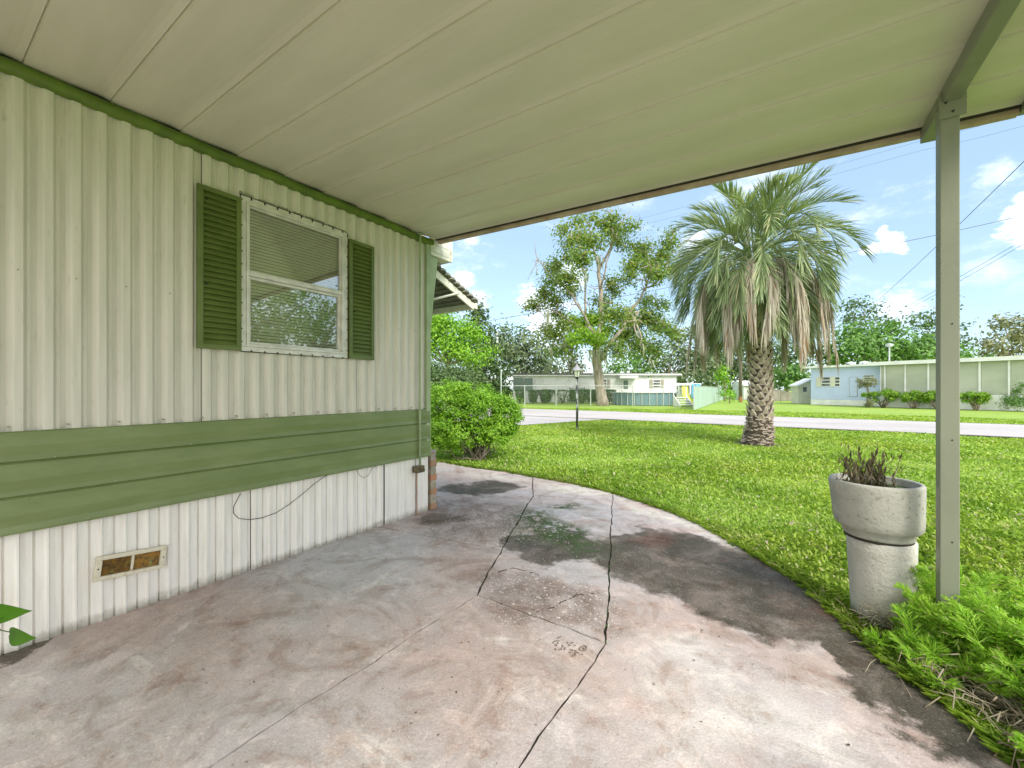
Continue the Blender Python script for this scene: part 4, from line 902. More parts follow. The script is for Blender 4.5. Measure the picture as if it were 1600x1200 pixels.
    for (x, y, n_, L) in ((856, 488, 10, 26), (884, 532, 16, 26), (893, 525, 10, 24), (938, 548, 14, 22), (946, 552, 10, 24), (966, 535, 12, 30), (925, 548, 12, 18), (1005, 538, 10, 16), (916, 432, 8, 20), (936, 400, 10, 26), (862, 545, 9, 20), (1020, 560, 8, 12)):
        for _ in range(n_):
            p = D(x+random.gauss(0, 2.5), y+random.gauss(0, 3), t-1+random.gauss(0, .8)); l = L*k*random.uniform(.4, 1.1); w = RT*.05*random.uniform(.6, 1.4)+FW*random.gauss(0, .04)
            ks = np.linspace(0, 1, 5); row = []
            for s in ks: c = p+np.array([random.gauss(0, .03), random.gauss(0, .03), -l*s]); row += [c-w*(1-s*.85), c+w*(1-s*.85)]
            V.append(row)
    grid('hanging_moss', np.array(V), 'moss', T)['kind'] = 'stuff'
big_tree()
far = 'trees beyond the road'
tree('lime_tree', 700, 640, 27, 'rounded lime green tree above the big bush, left of all other trees', [(705, 518, 34, 16), (690, 542, 44, 20), (735, 526, 20, 13), (660, 530, 34, 26), (725, 556, 28, 14), (757, 551, 14, 8), (640, 550, 30, 24), (690, 500, 26, 12)], 'conifer', .10, 34, 80, .75, group=far)
tree('understorey_tree', 720, 640, 23, 'dark foliage mass in the gap between lime tree and big bush', [(690, 582, 34, 15), (730, 590, 28, 12), (655, 580, 34, 20), (700, 600, 50, 12)], 'oak_dark', .09, 50, 60, .7, group=far)
tree('yellow_green_tree', 668, 640, 34, 'yellow green tree seen under the awning behind the lime tree', [(680, 495, 22, 10), (665, 505, 26, 14), (690, 508, 14, 8)], 'conifer', .2, 26, 40, 1.3, group=far)
tree('magnolia_tree', 745, 636, 38, 'dark glossy tree between the lime tree and the grey green tree', [(745, 505, 14, 16), (760, 522, 14, 14), (735, 530, 20, 20), (765, 555, 24, 26), (745, 590, 34, 22), (720, 596, 34, 18), (775, 590, 20, 20), (745, 482, 7, 7)], 'oak_dark', .2, 22, 60, 1.2, group=far)
tree('grey_green_tree', 820, 632, 50, 'broad grey green tree behind the left end of the white mobile home', [(800, 545, 30, 26), (830, 555, 30, 26), (790, 525, 16, 14), (860, 565, 26, 22), (815, 520, 14, 12), (845, 530, 12, 12), (800, 580, 34, 18), (845, 590, 34, 14), (775, 545, 20, 24)], 'oak_grey', .25, 18, 56, 1.6, group=far)
tree('olive_tree', 895, 631, 46, 'yellow olive tree just above the roof behind the lantern', [(888, 572, 18, 12), (905, 580, 16, 10), (875, 585, 12, 8), (900, 560, 14, 8)], 'brownish', .22, 22, 40, 1.1, group=far)
tree('far_oak', 985, 630, 52, 'dark oak behind the roof just right of the tall tree trunk', [(975, 560, 26, 16), (1000, 575, 24, 14), (960, 580, 22, 12), (1010, 550, 16, 12), (985, 590, 34, 9)], 'mid_green', .24, 18, 50, 1.4, group=far)
tree('pale_oak', 1040, 630, 50, 'feathery grey green tree behind the right end of the white mobile home', [(1030, 570, 20, 18), (1050, 552, 22, 22), (1075, 545, 22, 26), (1080, 580, 26, 20), (1055, 590, 26, 12), (1065, 520, 12, 10), (1100, 570, 22, 24)], 'oak_grey', .24, 18, 52, 1.4, group=far)
tree('dark_oak', 1120, 629, 58, 'dark tree wall seen under the left side of the palm crown', [(1110, 560, 26, 24), (1140, 555, 26, 30), (1170, 560, 26, 30), (1200, 560, 30, 28), (1150, 590, 40, 16), (1095, 585, 24, 16), (1240, 560, 26, 30), (1205, 590, 40, 14)], 'oak_dark', .28, 18, 56, 1.7, group=far)
tree('cypress', 1132, 628, 44, 'small pointed lime green conifer left of the utility pole', [(1133, 580, 7, 8), (1131, 592, 11, 9), (1133, 604, 14, 9), (1128, 588, 6, 12)], 'conifer', .16, 34, 40, .7, group=far, r0=.12)
tree('round_shrub', 1140, 628, 38, 'low round lime shrub at the foot of the utility pole', [(1136, 617, 9, 10), (1142, 620, 8, 8)], 'conifer', .1, 60, 36, .45, cat='shrub', r0=.06)
tree('round_tree', 1230, 628, 47, 'round mid green tree between the palm trunk and the blue house', [(1232, 590, 24, 17), (1215, 597, 16, 12), (1250, 594, 14, 12), (1232, 578, 14, 8)], 'mid_green', .2, 34, 56, 1.0, group=far)
tree('large_green_tree', 1370, 628, 48, 'large bright green tree behind the roof of the pale blue house', [(1340, 520, 26, 18), (1370, 535, 34, 24), (1320, 545, 28, 20), (1400, 535, 30, 22), (1440, 545, 28, 22), (1300, 560, 28, 14), (1355, 555, 40, 16), (1425, 560, 40, 16), (1475, 550, 22, 22), (1390, 512, 16, 10)], 'mid_green', .26, 16, 64, 1.5, group=far)
tree('upper_oak', 1350, 626, 62, 'grey topped oak rising behind the palm right side above the large green tree', [(1350, 480, 24, 14), (1335, 500, 22, 18), (1375, 490, 14, 12), (1325, 475, 14, 10), (1345, 525, 24, 20), (1388, 505, 10, 8)], 'oak_dark', .26, 16, 34, 1.4, group=far)
tree('spreading_oak', 1460, 626, 60, 'dark oak rising left of the carport post top of the tree line', [(1430, 497, 18, 12), (1460, 492, 20, 12), (1480, 480, 12, 8), (1445, 512, 26, 10), (1490, 520, 22, 20), (1510, 535, 16, 14)], 'oak_dark', .26, 16, 40, 1.4, group=far)
tree('hazy_tree', 1570, 628, 55, 'greyish brown tree at the far right above the porch roof', [(1560, 530, 20, 14), (1585, 520, 22, 18), (1620, 515, 30, 26), (1575, 550, 36, 16), (1545, 545, 16, 12), (1560, 505, 10, 8)], 'brownish', .28, 16, 44, 1.5, group=far)
tree('low_green_tree', 1520, 628, 50, 'low pale green foliage above the porch roof right of the post', [(1510, 558, 26, 10), (1540, 562, 26, 8), (1490, 562, 20, 10)], 'mid_green', .24, 20, 40, 1.0, group=far)
# trees to the right of the patio (they show as the reflection in the window)
def side_tree(x, y, h, r, label, mat):
    T = thing('garden_tree', (x, y, 0), label, 'tree', 'trees right of the patio'); mb = MB(); top = np.array([x, y, h*.45]); L = [(x+random.gauss(0, r*.5), y+random.gauss(0, r*.5), h*random.uniform(.5, .85), r*.55, r*.55, r*.42, 1) for _ in range(9)]
    trunk(mb, (x, y, 0), top, .25, .16, [l[:3] for l in L]); mb.build('trunk', 'bark', T, True); crown('crown', L, 12, .8, 40, .12, mat, T)
side_tree(15, 9.2, 8.2, 3.8, 'leafy tree off to the right mirrored in the window, nearer one', 'big_leaf')
side_tree(16, 13.6, 7.6, 3.6, 'leafy tree off to the right mirrored in the window, farther one', 'mid_green')
side_tree(19, -1.5, 7, 3.6, 'dense tree on the lawn right of the camera', 'oak_grey')
# ------------------------------------------------------------------ far houses
class Facade:
    def __init__(s, p0, p1):
        s.a = np.array([p0[0], p0[1], 0.]); d = np.array([p1[0]-p0[0], p1[1]-p0[1], 0.]); s.L = np.linalg.norm(d); s.u = d/s.L; s.n = np.array([s.u[1], -s.u[0], 0.])  # n faces the camera
        if np.dot(s.n, -s.a) < 0: s.n = -s.n
    def hit(s, px, py, out=0.):
        r = ray(px, py); o = np.array([0, 0, H]); A = s.a+s.n*out; t = np.dot(A-o, s.n)/np.dot(r, s.n); p = o+r*t; return float(np.dot(p-s.a, s.u)), float(p[2])
    def P(s, a, z, o): return s.a+s.u*a+s.n*o+np.array([0, 0, z])
    def box(s, mb, a0, a1, z0, z1, o0, o1):
        vs = [s.P(a, z, o) for z in (z0, z1) for o in (o0, o1) for a in (a0, a1)]; mb.add(vs, [(0, 2, 3, 1), (4, 5, 7, 6), (0, 1, 5, 4), (2, 6, 7, 3), (0, 4, 6, 2), (1, 3, 7, 5)])
    def rect(s, mb, px0, py0, px1, py1, o0, o1):
        a0, z1 = s.hit(px0, py0); a1, z0 = s.hit(px1, py1); z1 = s.hit((px0+px1)/2, py0)[1]; z0 = s.hit((px0+px1)/2, py1)[1]; s.box(mb, a0, a1, z0, z1, o0, o1); return a0, a1, z0, z1
def hwindow(F, px0, py0, px1, py1, parent, panes=2, shut=None, pane='pane'):
    mb = MB(); a0, a1, z0, z1 = F.rect(mb, px0, py0, px1, py1, .01, .03); w = mb.build('window', 'white', parent)
    mb = MB(); n = panes
    for i in range(n):
        for r in range(3): wd = (a1-a0)/n; hh = (z1-z0)/3; F.box(mb, a0+wd*i+.05, a0+wd*(i+1)-.05, z0+hh*r+.04, z0+hh*(r+1)-.03, .032, .04)
    mb.build('pane', pane, w)
    if shut:
        for aa, bb in ((a0-.32, a0-.02), (a1+.02, a1+.32)): mb = MB(); F.box(mb, aa, bb, z0-.02, z1+.02, .01, .05); mb.build('shutter', shut, parent)
# white long house
FA = Facade(D(797, 630, 40)[:2], D(1057, 630, 40)[:2])
wh = thing('white_mobile_home', FA.P(FA.L/2, 0, 0), 'long white flat roofed mobile home across the road behind the pool', 'mobile home')
mb = MB(); zt = FA.hit(900, 586)[1]; F = FA; F.box(mb, .3, F.L, 0.0, zt, -4, 0); mb.build('wall', 'white', wh)
mb = MB(); zr = F.hit(900, 583.2)[1]; F.box(mb, -.3, F.L+.35, zt+.005, zr, -4.3, .28); mb.build('roof', 'grey_roof', wh)
mb = MB(); F.box(mb, F.hit(925, 590)[0], F.L+.4, zt-.03, zr-.06, .284, .34); a9 = F.hit(926, 590)[0]; F.box(mb, -.35, a9, zt-.10, zt+.0, .25, .30); mb.build('fascia', 'white', wh)
mb = MB(); F.box(mb, -.3, a9, zt-.08, zt-.02, .002, .245); mb.build('porch_roof', 'white', wh)
mb = MB(); F.rect(mb, 801.5, 610.5, 834, 632, .0, .3); mb.build('porch_base', 'white', wh)
for a, b in ((803, 817.5), (819, 832)):
    mb = MB(); F.rect(mb, a, 591, b, 610, .305, .33); mb.build('porch_screen', 'screen_dark', wh)
for a, b in ((836, 852), (855, 870), (873, 887), (889, 903), (906, 922)):
    mb = MB(); aa, ab, z0, z1 = F.rect(mb, a, 593, b, 609, .01, .05); pn = mb.build('porch_panel', 'white', wh)
    mb = MB()
    for q in range(7): z = z0+(z1-z0)*(q+.5)/7; F.box(mb, aa+.05, ab-.05, z-.015, z+.09, .052, .085)
    mb.build('slat', 'white', pn)
hwindow(F, 941, 593, 948, 606, wh, 1, 'taupe'); hwindow(F, 1020, 593.5, 1032, 606, wh, 1, 'taupe')
mb = MB(); F.rect(mb, 971.5, 593, 983, 612, .01, .06); dr = mb.build('door', 'white', wh); mb = MB(); F.rect(mb, 974, 594.5, 981, 608, .062, .075); mb.build('door_window', 'screen_dark', dr)
mb = MB(); F.rect(mb, 965, 587.5, 993, 591.5, .02, .9); mb.build('door_awning', 'white', wh)
mb = MB()
for x in (963, 990): a, z = F.hit(x, 583); F.box(mb, a-.12, a+.12, zr, zr+.3, -2, -1.75)
mb.split('roof_vent', 'white', wh)
# pool
pcn = D(1005.5, 630, 34.9); mb = MB(); r = 2.55
pool = thing('swimming_pool', (pcn[0], pcn[1], 0), 'round above ground pool with slate blue wall and white rim across the road', 'swimming pool')
mb.lathe([(r, 0), (r, 1.0)], (pcn[0], pcn[1], 0), 64); mb.build('wall', 'pool', pool)
mb = MB()
for i in range(28): t = 2*math.pi*i/28; mb.tube([(pcn[0]+math.cos(t)*(r+.03), pcn[1]+math.sin(t)*(r+.03), 0), (pcn[0]+math.cos(t)*(r+.03), pcn[1]+math.sin(t)*(r+.03), 1.0)], .035, 4)
mb.build('ribs', 'galv', pool); mb = MB(); mb.lathe([(r-.08, 1.0), (r-.08, 1.05), (r+.1, 1.05), (r+.1, 1.0)], (pcn[0], pcn[1], 0), 64); mb.build('rim', 'white', pool); mb = MB(); mb.lathe([(0, .85), (r-.02, .85)], (pcn[0], pcn[1], 0), 48); mb.build('water', 'water', pool)
# steps + play set
def steps():
    o = D(1062, 633, 31.5); o[2] = 0; T = thing('pool_steps', o, 'white wooden steps leading up beside the blue pool', 'steps'); mb = MB(); u = RT; v = -FW; W_ = .95
    def bx(mb, a0, a1, b0, b1, z0, z1):
        vs = [o+u*a+v*b+np.array([0, 0, z]) for z in (z0, z1) for b in (b0, b1) for a in (a0, a1)]; mb.add(vs, [(0, 2, 3, 1), (4, 5, 7, 6), (0, 1, 5, 4), (2, 6, 7, 3), (0, 4, 6, 2), (1, 3, 7, 5)])
    for i in range(4): bx(mb, -.45, .45, .9-i*.28, 1.2-i*.28, .12+i*.17, .17+i*.17)
    mb.split('tread', 'white', T); mb = MB()
    for a in (-.5, .46): 
        vs = [o+u*(a+da)+v*b+np.array([0, 0, z]) for da in (0, .05) for b, z in ((1.25, 0), (1.25, .16), (.0, .86), (.0, .0))]; mb.add(vs, [(0, 1, 2, 3), (7, 6, 5, 4), (0, 4, 5, 1), (1, 5, 6, 2), (2, 6, 7, 3), (3, 7, 4, 0)])
        bx(mb, a, a+.05, -.0, .06, .86, 1.5)
    mb.build('stringer', 'white', T)
    q = D(1070, 633, 33.5); q[2] = 0; T2 = thing('play_set', q, 'backyard play set with white frame, yellow slide and blue panel beside the pool', 'play set'); o2 = q; mb = MB()
    def bx2(mb, a0, a1, b0, b1, z0, z1):
        vs = [o2+u*a+v*b+np.array([0, 0, z]) for z in (z0, z1) for b in (b0, b1) for a in (a0, a1)]; mb.add(vs, [(0, 2, 3, 1), (4, 5, 7, 6), (0, 1, 5, 4), (2, 6, 7, 3), (0, 4, 6, 2), (1, 3, 7, 5)])
    for a in (-.75, .55): 
        for b in (-.4, .4): bx2(mb, a, a+.09, b, b+.09, 0, 1.75)
    bx2(mb, -.85, 1.5, -.4, -.3, 1.66, 1.78); bx2(mb, -.85, .75, .41, .49, 1.60, 1.72); bx2(mb, -.8, .7, -.4, .45, .82, .9); mb.build('frame', 'white', T2)
    mb = MB()
    pr = [(-.2, 1.5, .5), (-.28, 1.2, .7), (-.36, .75, 1.0), (-.3, .35, 1.4), (-.28, .12, 1.8)]
    vs = []
    for a, z, b in pr: vs += [o2+u*(a-.24)+v*b+np.array([0, 0, z+.12]), o2+u*(a-.2)+v*b+np.array([0, 0, z]), o2+u*(a+.2)+v*b+np.array([0, 0, z]), o2+u*(a+.24)+v*b+np.array([0, 0, z+.12])]
    mb.add(vs, [(4*i+j, 4*i+j+1, 4*i+j+5, 4*i+j+4) for i in range(4) for j in range(3)]); mb.build('slide', 'yellow', T2)
    mb = MB(); bx2(mb, .35, .75, .5, .54, .75, 1.7); bx2(mb, .62, 1.0, .56, .60, 1.35, 1.72); bx2(mb, .3, .55, .56, .6, .6, 1.2); mb.build('panel', 'cyan', T2)
steps()
# chain link fence in front of the white house
def chain(pA, pB, h, posts, label, galv='galv', step=.22, name='chain_link_fence'):
    a = np.array([*pA, 0.]); b = np.array([*pB, 0.]); L = np.linalg.norm(b-a); u = (b-a)/L; T = thing(name, (a+b)/2, label, 'fence')
    for f in posts: mb = MB(); p = a+u*L*f; mb.tube([tuple(p), tuple(p+np.array([0, 0, h+.04]))], .036, 6); mb.build('post', galv, T)
    mb = MB(); mb.tube([tuple(a+np.array([0, 0, h])), tuple(b+np.array([0, 0, h]))], .022, 6); mb.build('top_rail', galv, T)
    V = []; w = .0014; x = -h
    while x < L:
        for s_ in (1, -1):
            x0, x1 = (x, x+h) if s_ > 0 else (x+h, x); z0, z1 = .03, h
            if min(x0, x1) < 0 or max(x0, x1) > L: continue
            p = a+u*x0+np.array([0, 0, z0]); q = a+u*x1+np.array([0, 0, z1]); o = np.array([0, 0, w*1.5]); V.append((p-o, q-o, q+o, p+o))
        x += step
    fast('wire_mesh', np.array(V).reshape(-1, 3), 4, galv, T); return T
chain(D(783, 630, 32)[:2], D(1060, 630, 32)[:2], 1.56, [0, .133, .31, .505, .742, .915, 1.0], 'long galvanised chain link fence between the road and the white mobile home')
# mint slatted fence receding
def slatfence():
    a = G(1085, 640.5); b = G(1136, 622); T = thing('slatted_fence', (a+b)/2, 'pale mint chain link fence filled with vertical slats, right of the play set', 'fence'); u = b-a; L = np.linalg.norm(u); u = u/L; nn = np.array([u[1], -u[0], 0]); mb = MB(); x = 0
    while x < L-.1: p = a+u*x; q = a+u*(x+.085); mb.add([p+nn*.008, q+nn*.008, q-nn*.008, p-nn*.008]+[v+np.array([0, 0, 1.46]) for v in (p+nn*.008, q+nn*.008, q-nn*.008, p-nn*.008)], [(0, 1, 5, 4), (1, 2, 6, 5), (2, 3, 7, 6), (3, 0, 4, 7), (4, 5, 6, 7)]); x += .1
    mb.build('slats', 'slat_fence', T); mb = MB(); mb.tube([tuple(a+np.array([0, 0, 1.5])), tuple(b+np.array([0, 0, 1.5]))], .03, 6); mb.build('top_rail', 'galv', T)
    for i in range(9): mb = MB(); p = a+u*L*i/8-nn*.04; mb.tube([tuple(p), tuple(p+np.array([0, 0, 1.54]))], .035, 6); mb.build('post', 'galv', T)
slatfence()
# hedge bushes in front of white house: clipped funnels
def clipped(name, c, w, h, label, mat, group, wb=.5, n=900, size=.055, dpt=None, cat='hedge'):
    T = thing(name, c, label, cat, group); P = []; Nn = []; dpt = dpt or w
    k = n; s = RNG.uniform(0, 1, k); z = .12+s*(h-.12); f = wb+(1-wb)*s; side = RNG.uniform(size=k) < .65
    ang = RNG.uniform(0, 2*math.pi, k); cx = np.clip(np.cos(ang)*1.3, -1, 1); sy = np.clip(np.sin(ang)*1.3, -1, 1)
    rr = np.where(side, 1, RNG.uniform(0, 1, k)); z = np.where(side, z, h); f = np.where(side, f, 1)
    P = np.stack([c[0]+(RT[0]*cx*w/2+FW[0]*sy*dpt/2)*f*rr, c[1]+(RT[1]*cx*w/2+FW[1]*sy*dpt/2)*f*rr, z], 1)+RNG.normal(size=(k, 3))*.035
    Nn = np.stack([RT[0]*cx+FW[0]*sy, RT[1]*cx+FW[1]*sy, np.where(side, .2, 2.)], 1)+RNG.normal(size=(k, 3))*.5
    fast('leaves', leaf_quads(P, Nn, np.full(k, size), .6), 4, mat, T)
    mb = MB()
    for _ in range(9): mb.tube(wig(np.array(c)+RNG.normal(size=3)*np.array([.07, .07, 0]), np.array([c[0]+random.gauss(0, w*.25), c[1]+random.gauss(0, .2), h*.75]), 3, .04), [.035, .03, .02, .01], 5)
    mb.build('stems', 'twig', T); return T
k = 38./640
def gp(px, t): p = D(px, 630, t); return (p[0], p[1], 0.)
hg = 'clipped shrubs in front of the white mobile home'
h1 = clipped('clipped_shrub', gp(813, 38), 15*k, 1.18, 'clipped funnel shrub at the dark porch screens, leftmost of the row', 'hedge', hg, .55, 2200)
dup(h1, gp(833, 38), .9, 'clipped funnel shrub second from the left of the row', (.95, .95, .98)); dup(h1, gp(853, 38), 2, 'wide clipped funnel shrub third from the left of the row', (1.3, 1.3, 1.0))
clipped('sparse_shrub', gp(879, 38), 24*k, 1.15, 'thin sparse box shrub between the funnel shrubs and the hedge', 'hedge', hg, .85, 1100, .055, 1.0)
clipped('hedge_block', gp(909, 38), 34*k, 1.2, 'long clipped hedge behind the lantern post', 'hedge', hg, .95, 5200, .06, 1.2); clipped('hedge_block', gp(944, 38), 32*k, 1.2, 'clipped hedge behind the tall tree trunk', 'hedge', hg, .88, 4600, .06, 1.2)
# blue house
FB = Facade(G2(1267, 632), G2(1600, 641.5)); F = FB
bh = thing('blue_house', F.P(3, 0, 0), 'pale blue mobile home with long screened porch across the road at right', 'mobile home')
aE = F.hit(1385, 600)[0]; aR = F.hit(1600, 600)[0]+6; zt = F.hit(1268, 575.5)[1]; mb = MB(); F.box(mb, 0, aE, .45, zt, -4.2, 0); mb.build('wall', 'house_blue', bh)
mb = MB(); F.box(mb, .0, aE, 0, .44, -4.2, .012); mb.build('skirting', 'white', bh)
zp = zt; mb = MB(); F.box(mb, -.5, aE+.6, zt+.004, zt+.16, -4.5, .3); mb.build('roof', 'white', bh)
zf = F.hit(1600, 568)[1]; mb = MB(); F.box(mb, aE-.7, aR, zt-.03, zt+.22, .32, 1.4); mb.build('porch_roof', 'white', bh)
mb = MB(); F.box(mb, aE+.02, aR, .0, zt-.04, -4.2, -.02); mb.build('rear_wall', 'cream', bh)
mb = MB(); F.box(mb, aE+.05, aR, .95, zt-.05, 1.0, 1.03); mb.build('porch_screen', 'screen', bh)
mb = MB(); F.box(mb, aE+.05, aR, .0, .94, .98, 1.05); mb.build('porch_skirting', 'white', bh); mb = MB(); F.box(mb, aE-.03, aE+.04, 0, zt-.04, 0.02, 1.05); mb.build('porch_side', 'white', bh)
for x in (1383, 1415, 1451, 1489, 1531, 1577, 1640): a = F.hit(x, 600, 1.05)[0]; mb = MB(); F.box(mb, a-.045, a+.045, 0.0, zt-.04, 1.055, 1.12); mb.build('porch_post', 'white', bh)
hwindow(F, 1283, 589, 1298, 604, bh, 1, 'cream'); hwindow(F, 1299.5, 589, 1313, 604, bh, 1); hwindow(F, 1349, 586, 1367, 596, bh, 1)
mb = MB(); a0, a1, z0, z1 = F.rect(mb, 1327, 589, 1340, 620, .008, .03); mb.build('door_trim', 'taupe', bh); mb = MB(); F.box(mb, a0+.03, a1-.03, z0+.03, z1-.03, .032, .05); d = mb.build('door', 'house_blue', bh); mb = MB(); F.box(mb, a1-.16, a1-.1, .98+z0*.3, 1.06+z0*.3, .05, .1); mb.build('handle', 'alu', d)
mb = MB(); a = F.hit(1385, 560)[0]-.2; p = F.P(a, 0, -1.2); mb.tube([tuple(p+np.array([0, 0, zt+.16])), tuple(p+np.array([0, 0, zt+1.65]))], .05, 8); mb.lathe([(.05, zt+1.45), (.2, zt+1.5), (.24, zt+1.52), (.24, zt+1.66), (.1, zt+1.72), (0, zt+1.74)], (p[0], p[1], 0), 12); mb.build('roof_mast', 'galv', bh)
mb = MB()
for x in (1317, 1338): a = F.hit(x, 566)[0]; p = F.P(a, 0, -1.5); mb.lathe([(.1, zt+.16), (.1, zt+.3), (.3, zt+.34), (.3, zt+.40), (0, zt+.5)], (p[0], p[1], 0), 10)
mb.split('roof_vent', 'white', bh)
# little shed beside the blue house
FS = Facade(D(1247, 630, 37)[:2], D(1267, 630, 37)[:2]); sh = thing('garden_shed', FS.P(.7, 0, 0), 'small cream lean-to shed against the left end of the pale blue house', 'shed'); F = FS
mb = MB(); z0 = 1.62; z1 = 2.15; vs = [F.P(a, z, o) for o in (-.9, 0) for a, z in ((0, 0), (F.L, 0), (F.L, z1), (0, z0))]; mb.add(vs, [(3, 2, 1, 0), (4, 5, 6, 7), (0, 1, 5, 4), (1, 2, 6, 5), (2, 3, 7, 6), (3, 0, 4, 7)]); mb.build('wall', 'cream', sh)
mb = MB(); vs = [F.P(a, z+dz, o) for dz in (0.004, .1) for o in (-1.0, .2) for a, z in ((-.2, z0-.08), (F.L+.1, z1+.04))]; mb.add(vs, [(0, 2, 3, 1), (4, 5, 7, 6), (0, 1, 5, 4), (2, 6, 7, 3), (0, 4, 6, 2), (1, 3, 7, 5)]); mb.build('roof', 'white', sh)
mb = MB(); F.rect(mb, 1254.5, 605, 1260, 612, .01, .04); mb.build('window', 'pane', sh)
# second shed + wooden fence + chain-link + trailer roof
FS2 = Facade(D(1162, 630, 50)[:2], D(1192, 630, 50)[:2]); F = FS2; s2 = thing('white_shed', F.P(1, 0, 0), 'small white shed behind the palm trunk right of the utility pole', 'shed'); mb = MB(); F.box(mb, 0, F.L, 0, 1.75, -2.5, 0); mb.build('wall', 'white', s2)
mb = MB(); vs = [F.P(a, z, o) for a in (-.15, F.L+.15) for o, z in ((.25, 1.72), (-1.25, 2.35), (-2.75, 1.72))]; mb.add(vs, [(0, 1, 4, 3), (1, 2, 5, 4), (0, 3, 5, 2), (0, 2, 1), (3, 4, 5)]); mb.build('roof', 'white', s2); mb = MB(); F.box(mb, .5, 1.3, 0, 1.6, .005, .04); mb.build('door', 'cream', s2)
FW2 = Facade(D(1190, 630, 46)[:2], D(1250, 630, 46)[:2]); F = FW2; wf = thing('wooden_fence', F.P(2, 0, 0), 'weathered grey wooden fence between palm trunk and shed', 'fence'); mb = MB(); x = 0
while x < F.L: F.box(mb, x, x+.12, 0, 1.1+.18*math.sin(x*1.3)+random.uniform(-.03, .03), 0, .025); x += .135
mb.build('boards', 'wood_fence', wf); mb = MB(); F.box(mb, 0, F.L, .85, .93, -.04, -.002); mb.build('rail', 'wood_fence', wf)
chain(D(1195, 630, 41)[:2], D(1246, 630, 40)[:2], 1.15, [0, .5, .92], 'low dark chain link fence in front of the wooden fence', 'twig', .2, 'wire_fence')
FT = Facade(D(1056, 630, 60)[:2], D(1122, 630, 60)[:2]); F = FT; tr_ = thing('white_trailer', F.P(3, 0, 0), 'low white trailer whose roof line shows above the slatted fence', 'trailer'); mb = MB(); F.box(mb, 0, F.L, .3, 1.95, -3, 0); mb.build('wall', 'white', tr_); mb = MB(); F.box(mb, -.2, F.L+.2, 1.955, 2.1, -3.2, .2); mb.build('roof', 'white', tr_)
# utility poles
def pole(px, py_top, t, r, label, mat='pole', base=True, arm=False):
    p = D(px, 630, t); p[2] = 0; T = thing('utility_pole', p, label, 'utility pole'); z = D(px, py_top, t)[2]; mb = MB(); mb.tube([(p[0], p[1], .55 if base else 0), (p[0], p[1], z)], [r, r*.8], 10); mb.build('shaft', mat, T, True)
    if base: mb = MB(); mb.tube([(p[0], p[1], 0), (p[0], p[1], .55)], r*1.12, 10); mb.build('base_wrap', 'pole_base', T)
    if arm: mb = MB(); a = RT*.9; mb.tube([tuple(p-a+np.array([0, 0, z-.5])), tuple(p+a+np.array([0, 0, z-.5]))], .06, 6); mb.build('crossarm', mat, T)
    return T
pole(1157, 470, 41, .17, 'grey utility pole with rusty brown base behind the left side of the palm')
pole(777, 517, 44, .16, 'pale utility pole rising in front of the grey green tree', 'galv', False); pole(783, 577, 33.5, .05, 'thin pale pipe pole at the left end of the chain link fence', 'galv', False)
# overhead wires
def wire(pts, label, r=.014, sag=.25):
    P = [D(*p) for p in pts]; Q = []
    for i in range(len(P)-1):
        for s in np.linspace(0, 1, 14, endpoint=False): q = P[i]*(1-s)+P[i+1]*s; q = q-np.array([0, 0, 4*sag*s*(1-s)]); Q.append(tuple(q))
    Q.append(tuple(P[-1])); mb = MB(); mb.tube(Q, r, 5); tag(mb.build('overhead_wire', 'wire', smooth=True), label, 'wire', 'overhead wires')
wire([(1373, 468, 44), (1600, 252, 17), (1760, 60, 11)], 'steep dark wire crossing behind the carport post towards the upper right', .017, .12)
wire([(640, 522, 34), (1060, 446, 30), (1350, 390, 26), (1700, 312, 22)], 'long nearly level wire passing behind tall tree, palm and post', .016, .10)
wire([(1395, 490, 48), (1600, 374, 24), (1700, 310, 18)], 'upper of the two parallel wires right of the post', .013, .1); wire([(1395, 496, 48), (1600, 381, 24), (1700, 318, 18)], 'lower of the two parallel wires right of the post', .013, .1)
wire([(960, 352, 40), (1460, 214, 28), (1600, 175, 24)], 'faint upper wire above the palm top, higher one', .008, .1); wire([(960, 362, 40), (1440, 235, 28), (1640, 185, 24)], 'faint wire just below the highest wire above the palm', .008, .1)
wire([(700, 535, 38), (785, 560, 38), (885, 586, 39)], 'pale service wire sloping down to the white mobile home roof', .012, .05)
# shrubs in front of the blue house
def bonsai(px, t, w, h, label, seed, base=.35):
    c = gp(px, t); T = thing('cloud_pruned_shrub', c, label, 'shrub', 'trimmed shrubs before the blue porch'); L = []; mb = MB(); c = np.array(c)
    n = 7
    for i in range(n):
        a = -1+2*i/(n-1); p = c+RT*a*w*.36+FW*random.gauss(0, w*.14)+np.array([0, 0, h*(.72-.10*a*a+random.uniform(-.05, .05))]); L.append((*p, w*.17, w*.2, h*.16, 1)); mb.tube(wig(c+RT*a*.08, p, 4, .07), [.055, .045, .035, .03, .02], 6)
        if i % 2: q = p-np.array([0, 0, h*.26])+RT*a*.05; L.append((*q, w*.10, w*.14, h*.09, .6))
    mb.build('stems', 'twig', T, True); crown('leaves', L, 26, .13, 26, .045, 'bonsai', T, .55, shell=(.4, 1.0))
k = 27./640
bonsai(1380, 29, 46*29/640, 1.45, 'trimmed shrub with bare forked stems at the corner where blue wall meets porch', 1); bonsai(1427, 27.8, 34*27.8/640, 1.3, 'small trimmed shrub second from the blue wall', 2); bonsai(1464, 27, 32*27/640, 1.3, 'trimmed shrub partly hidden behind the carport post', 3); bonsai(1525, 25.2, 56*25.2/640, 1.32, 'wide flat topped trimmed shrub right of the carport post', 4)
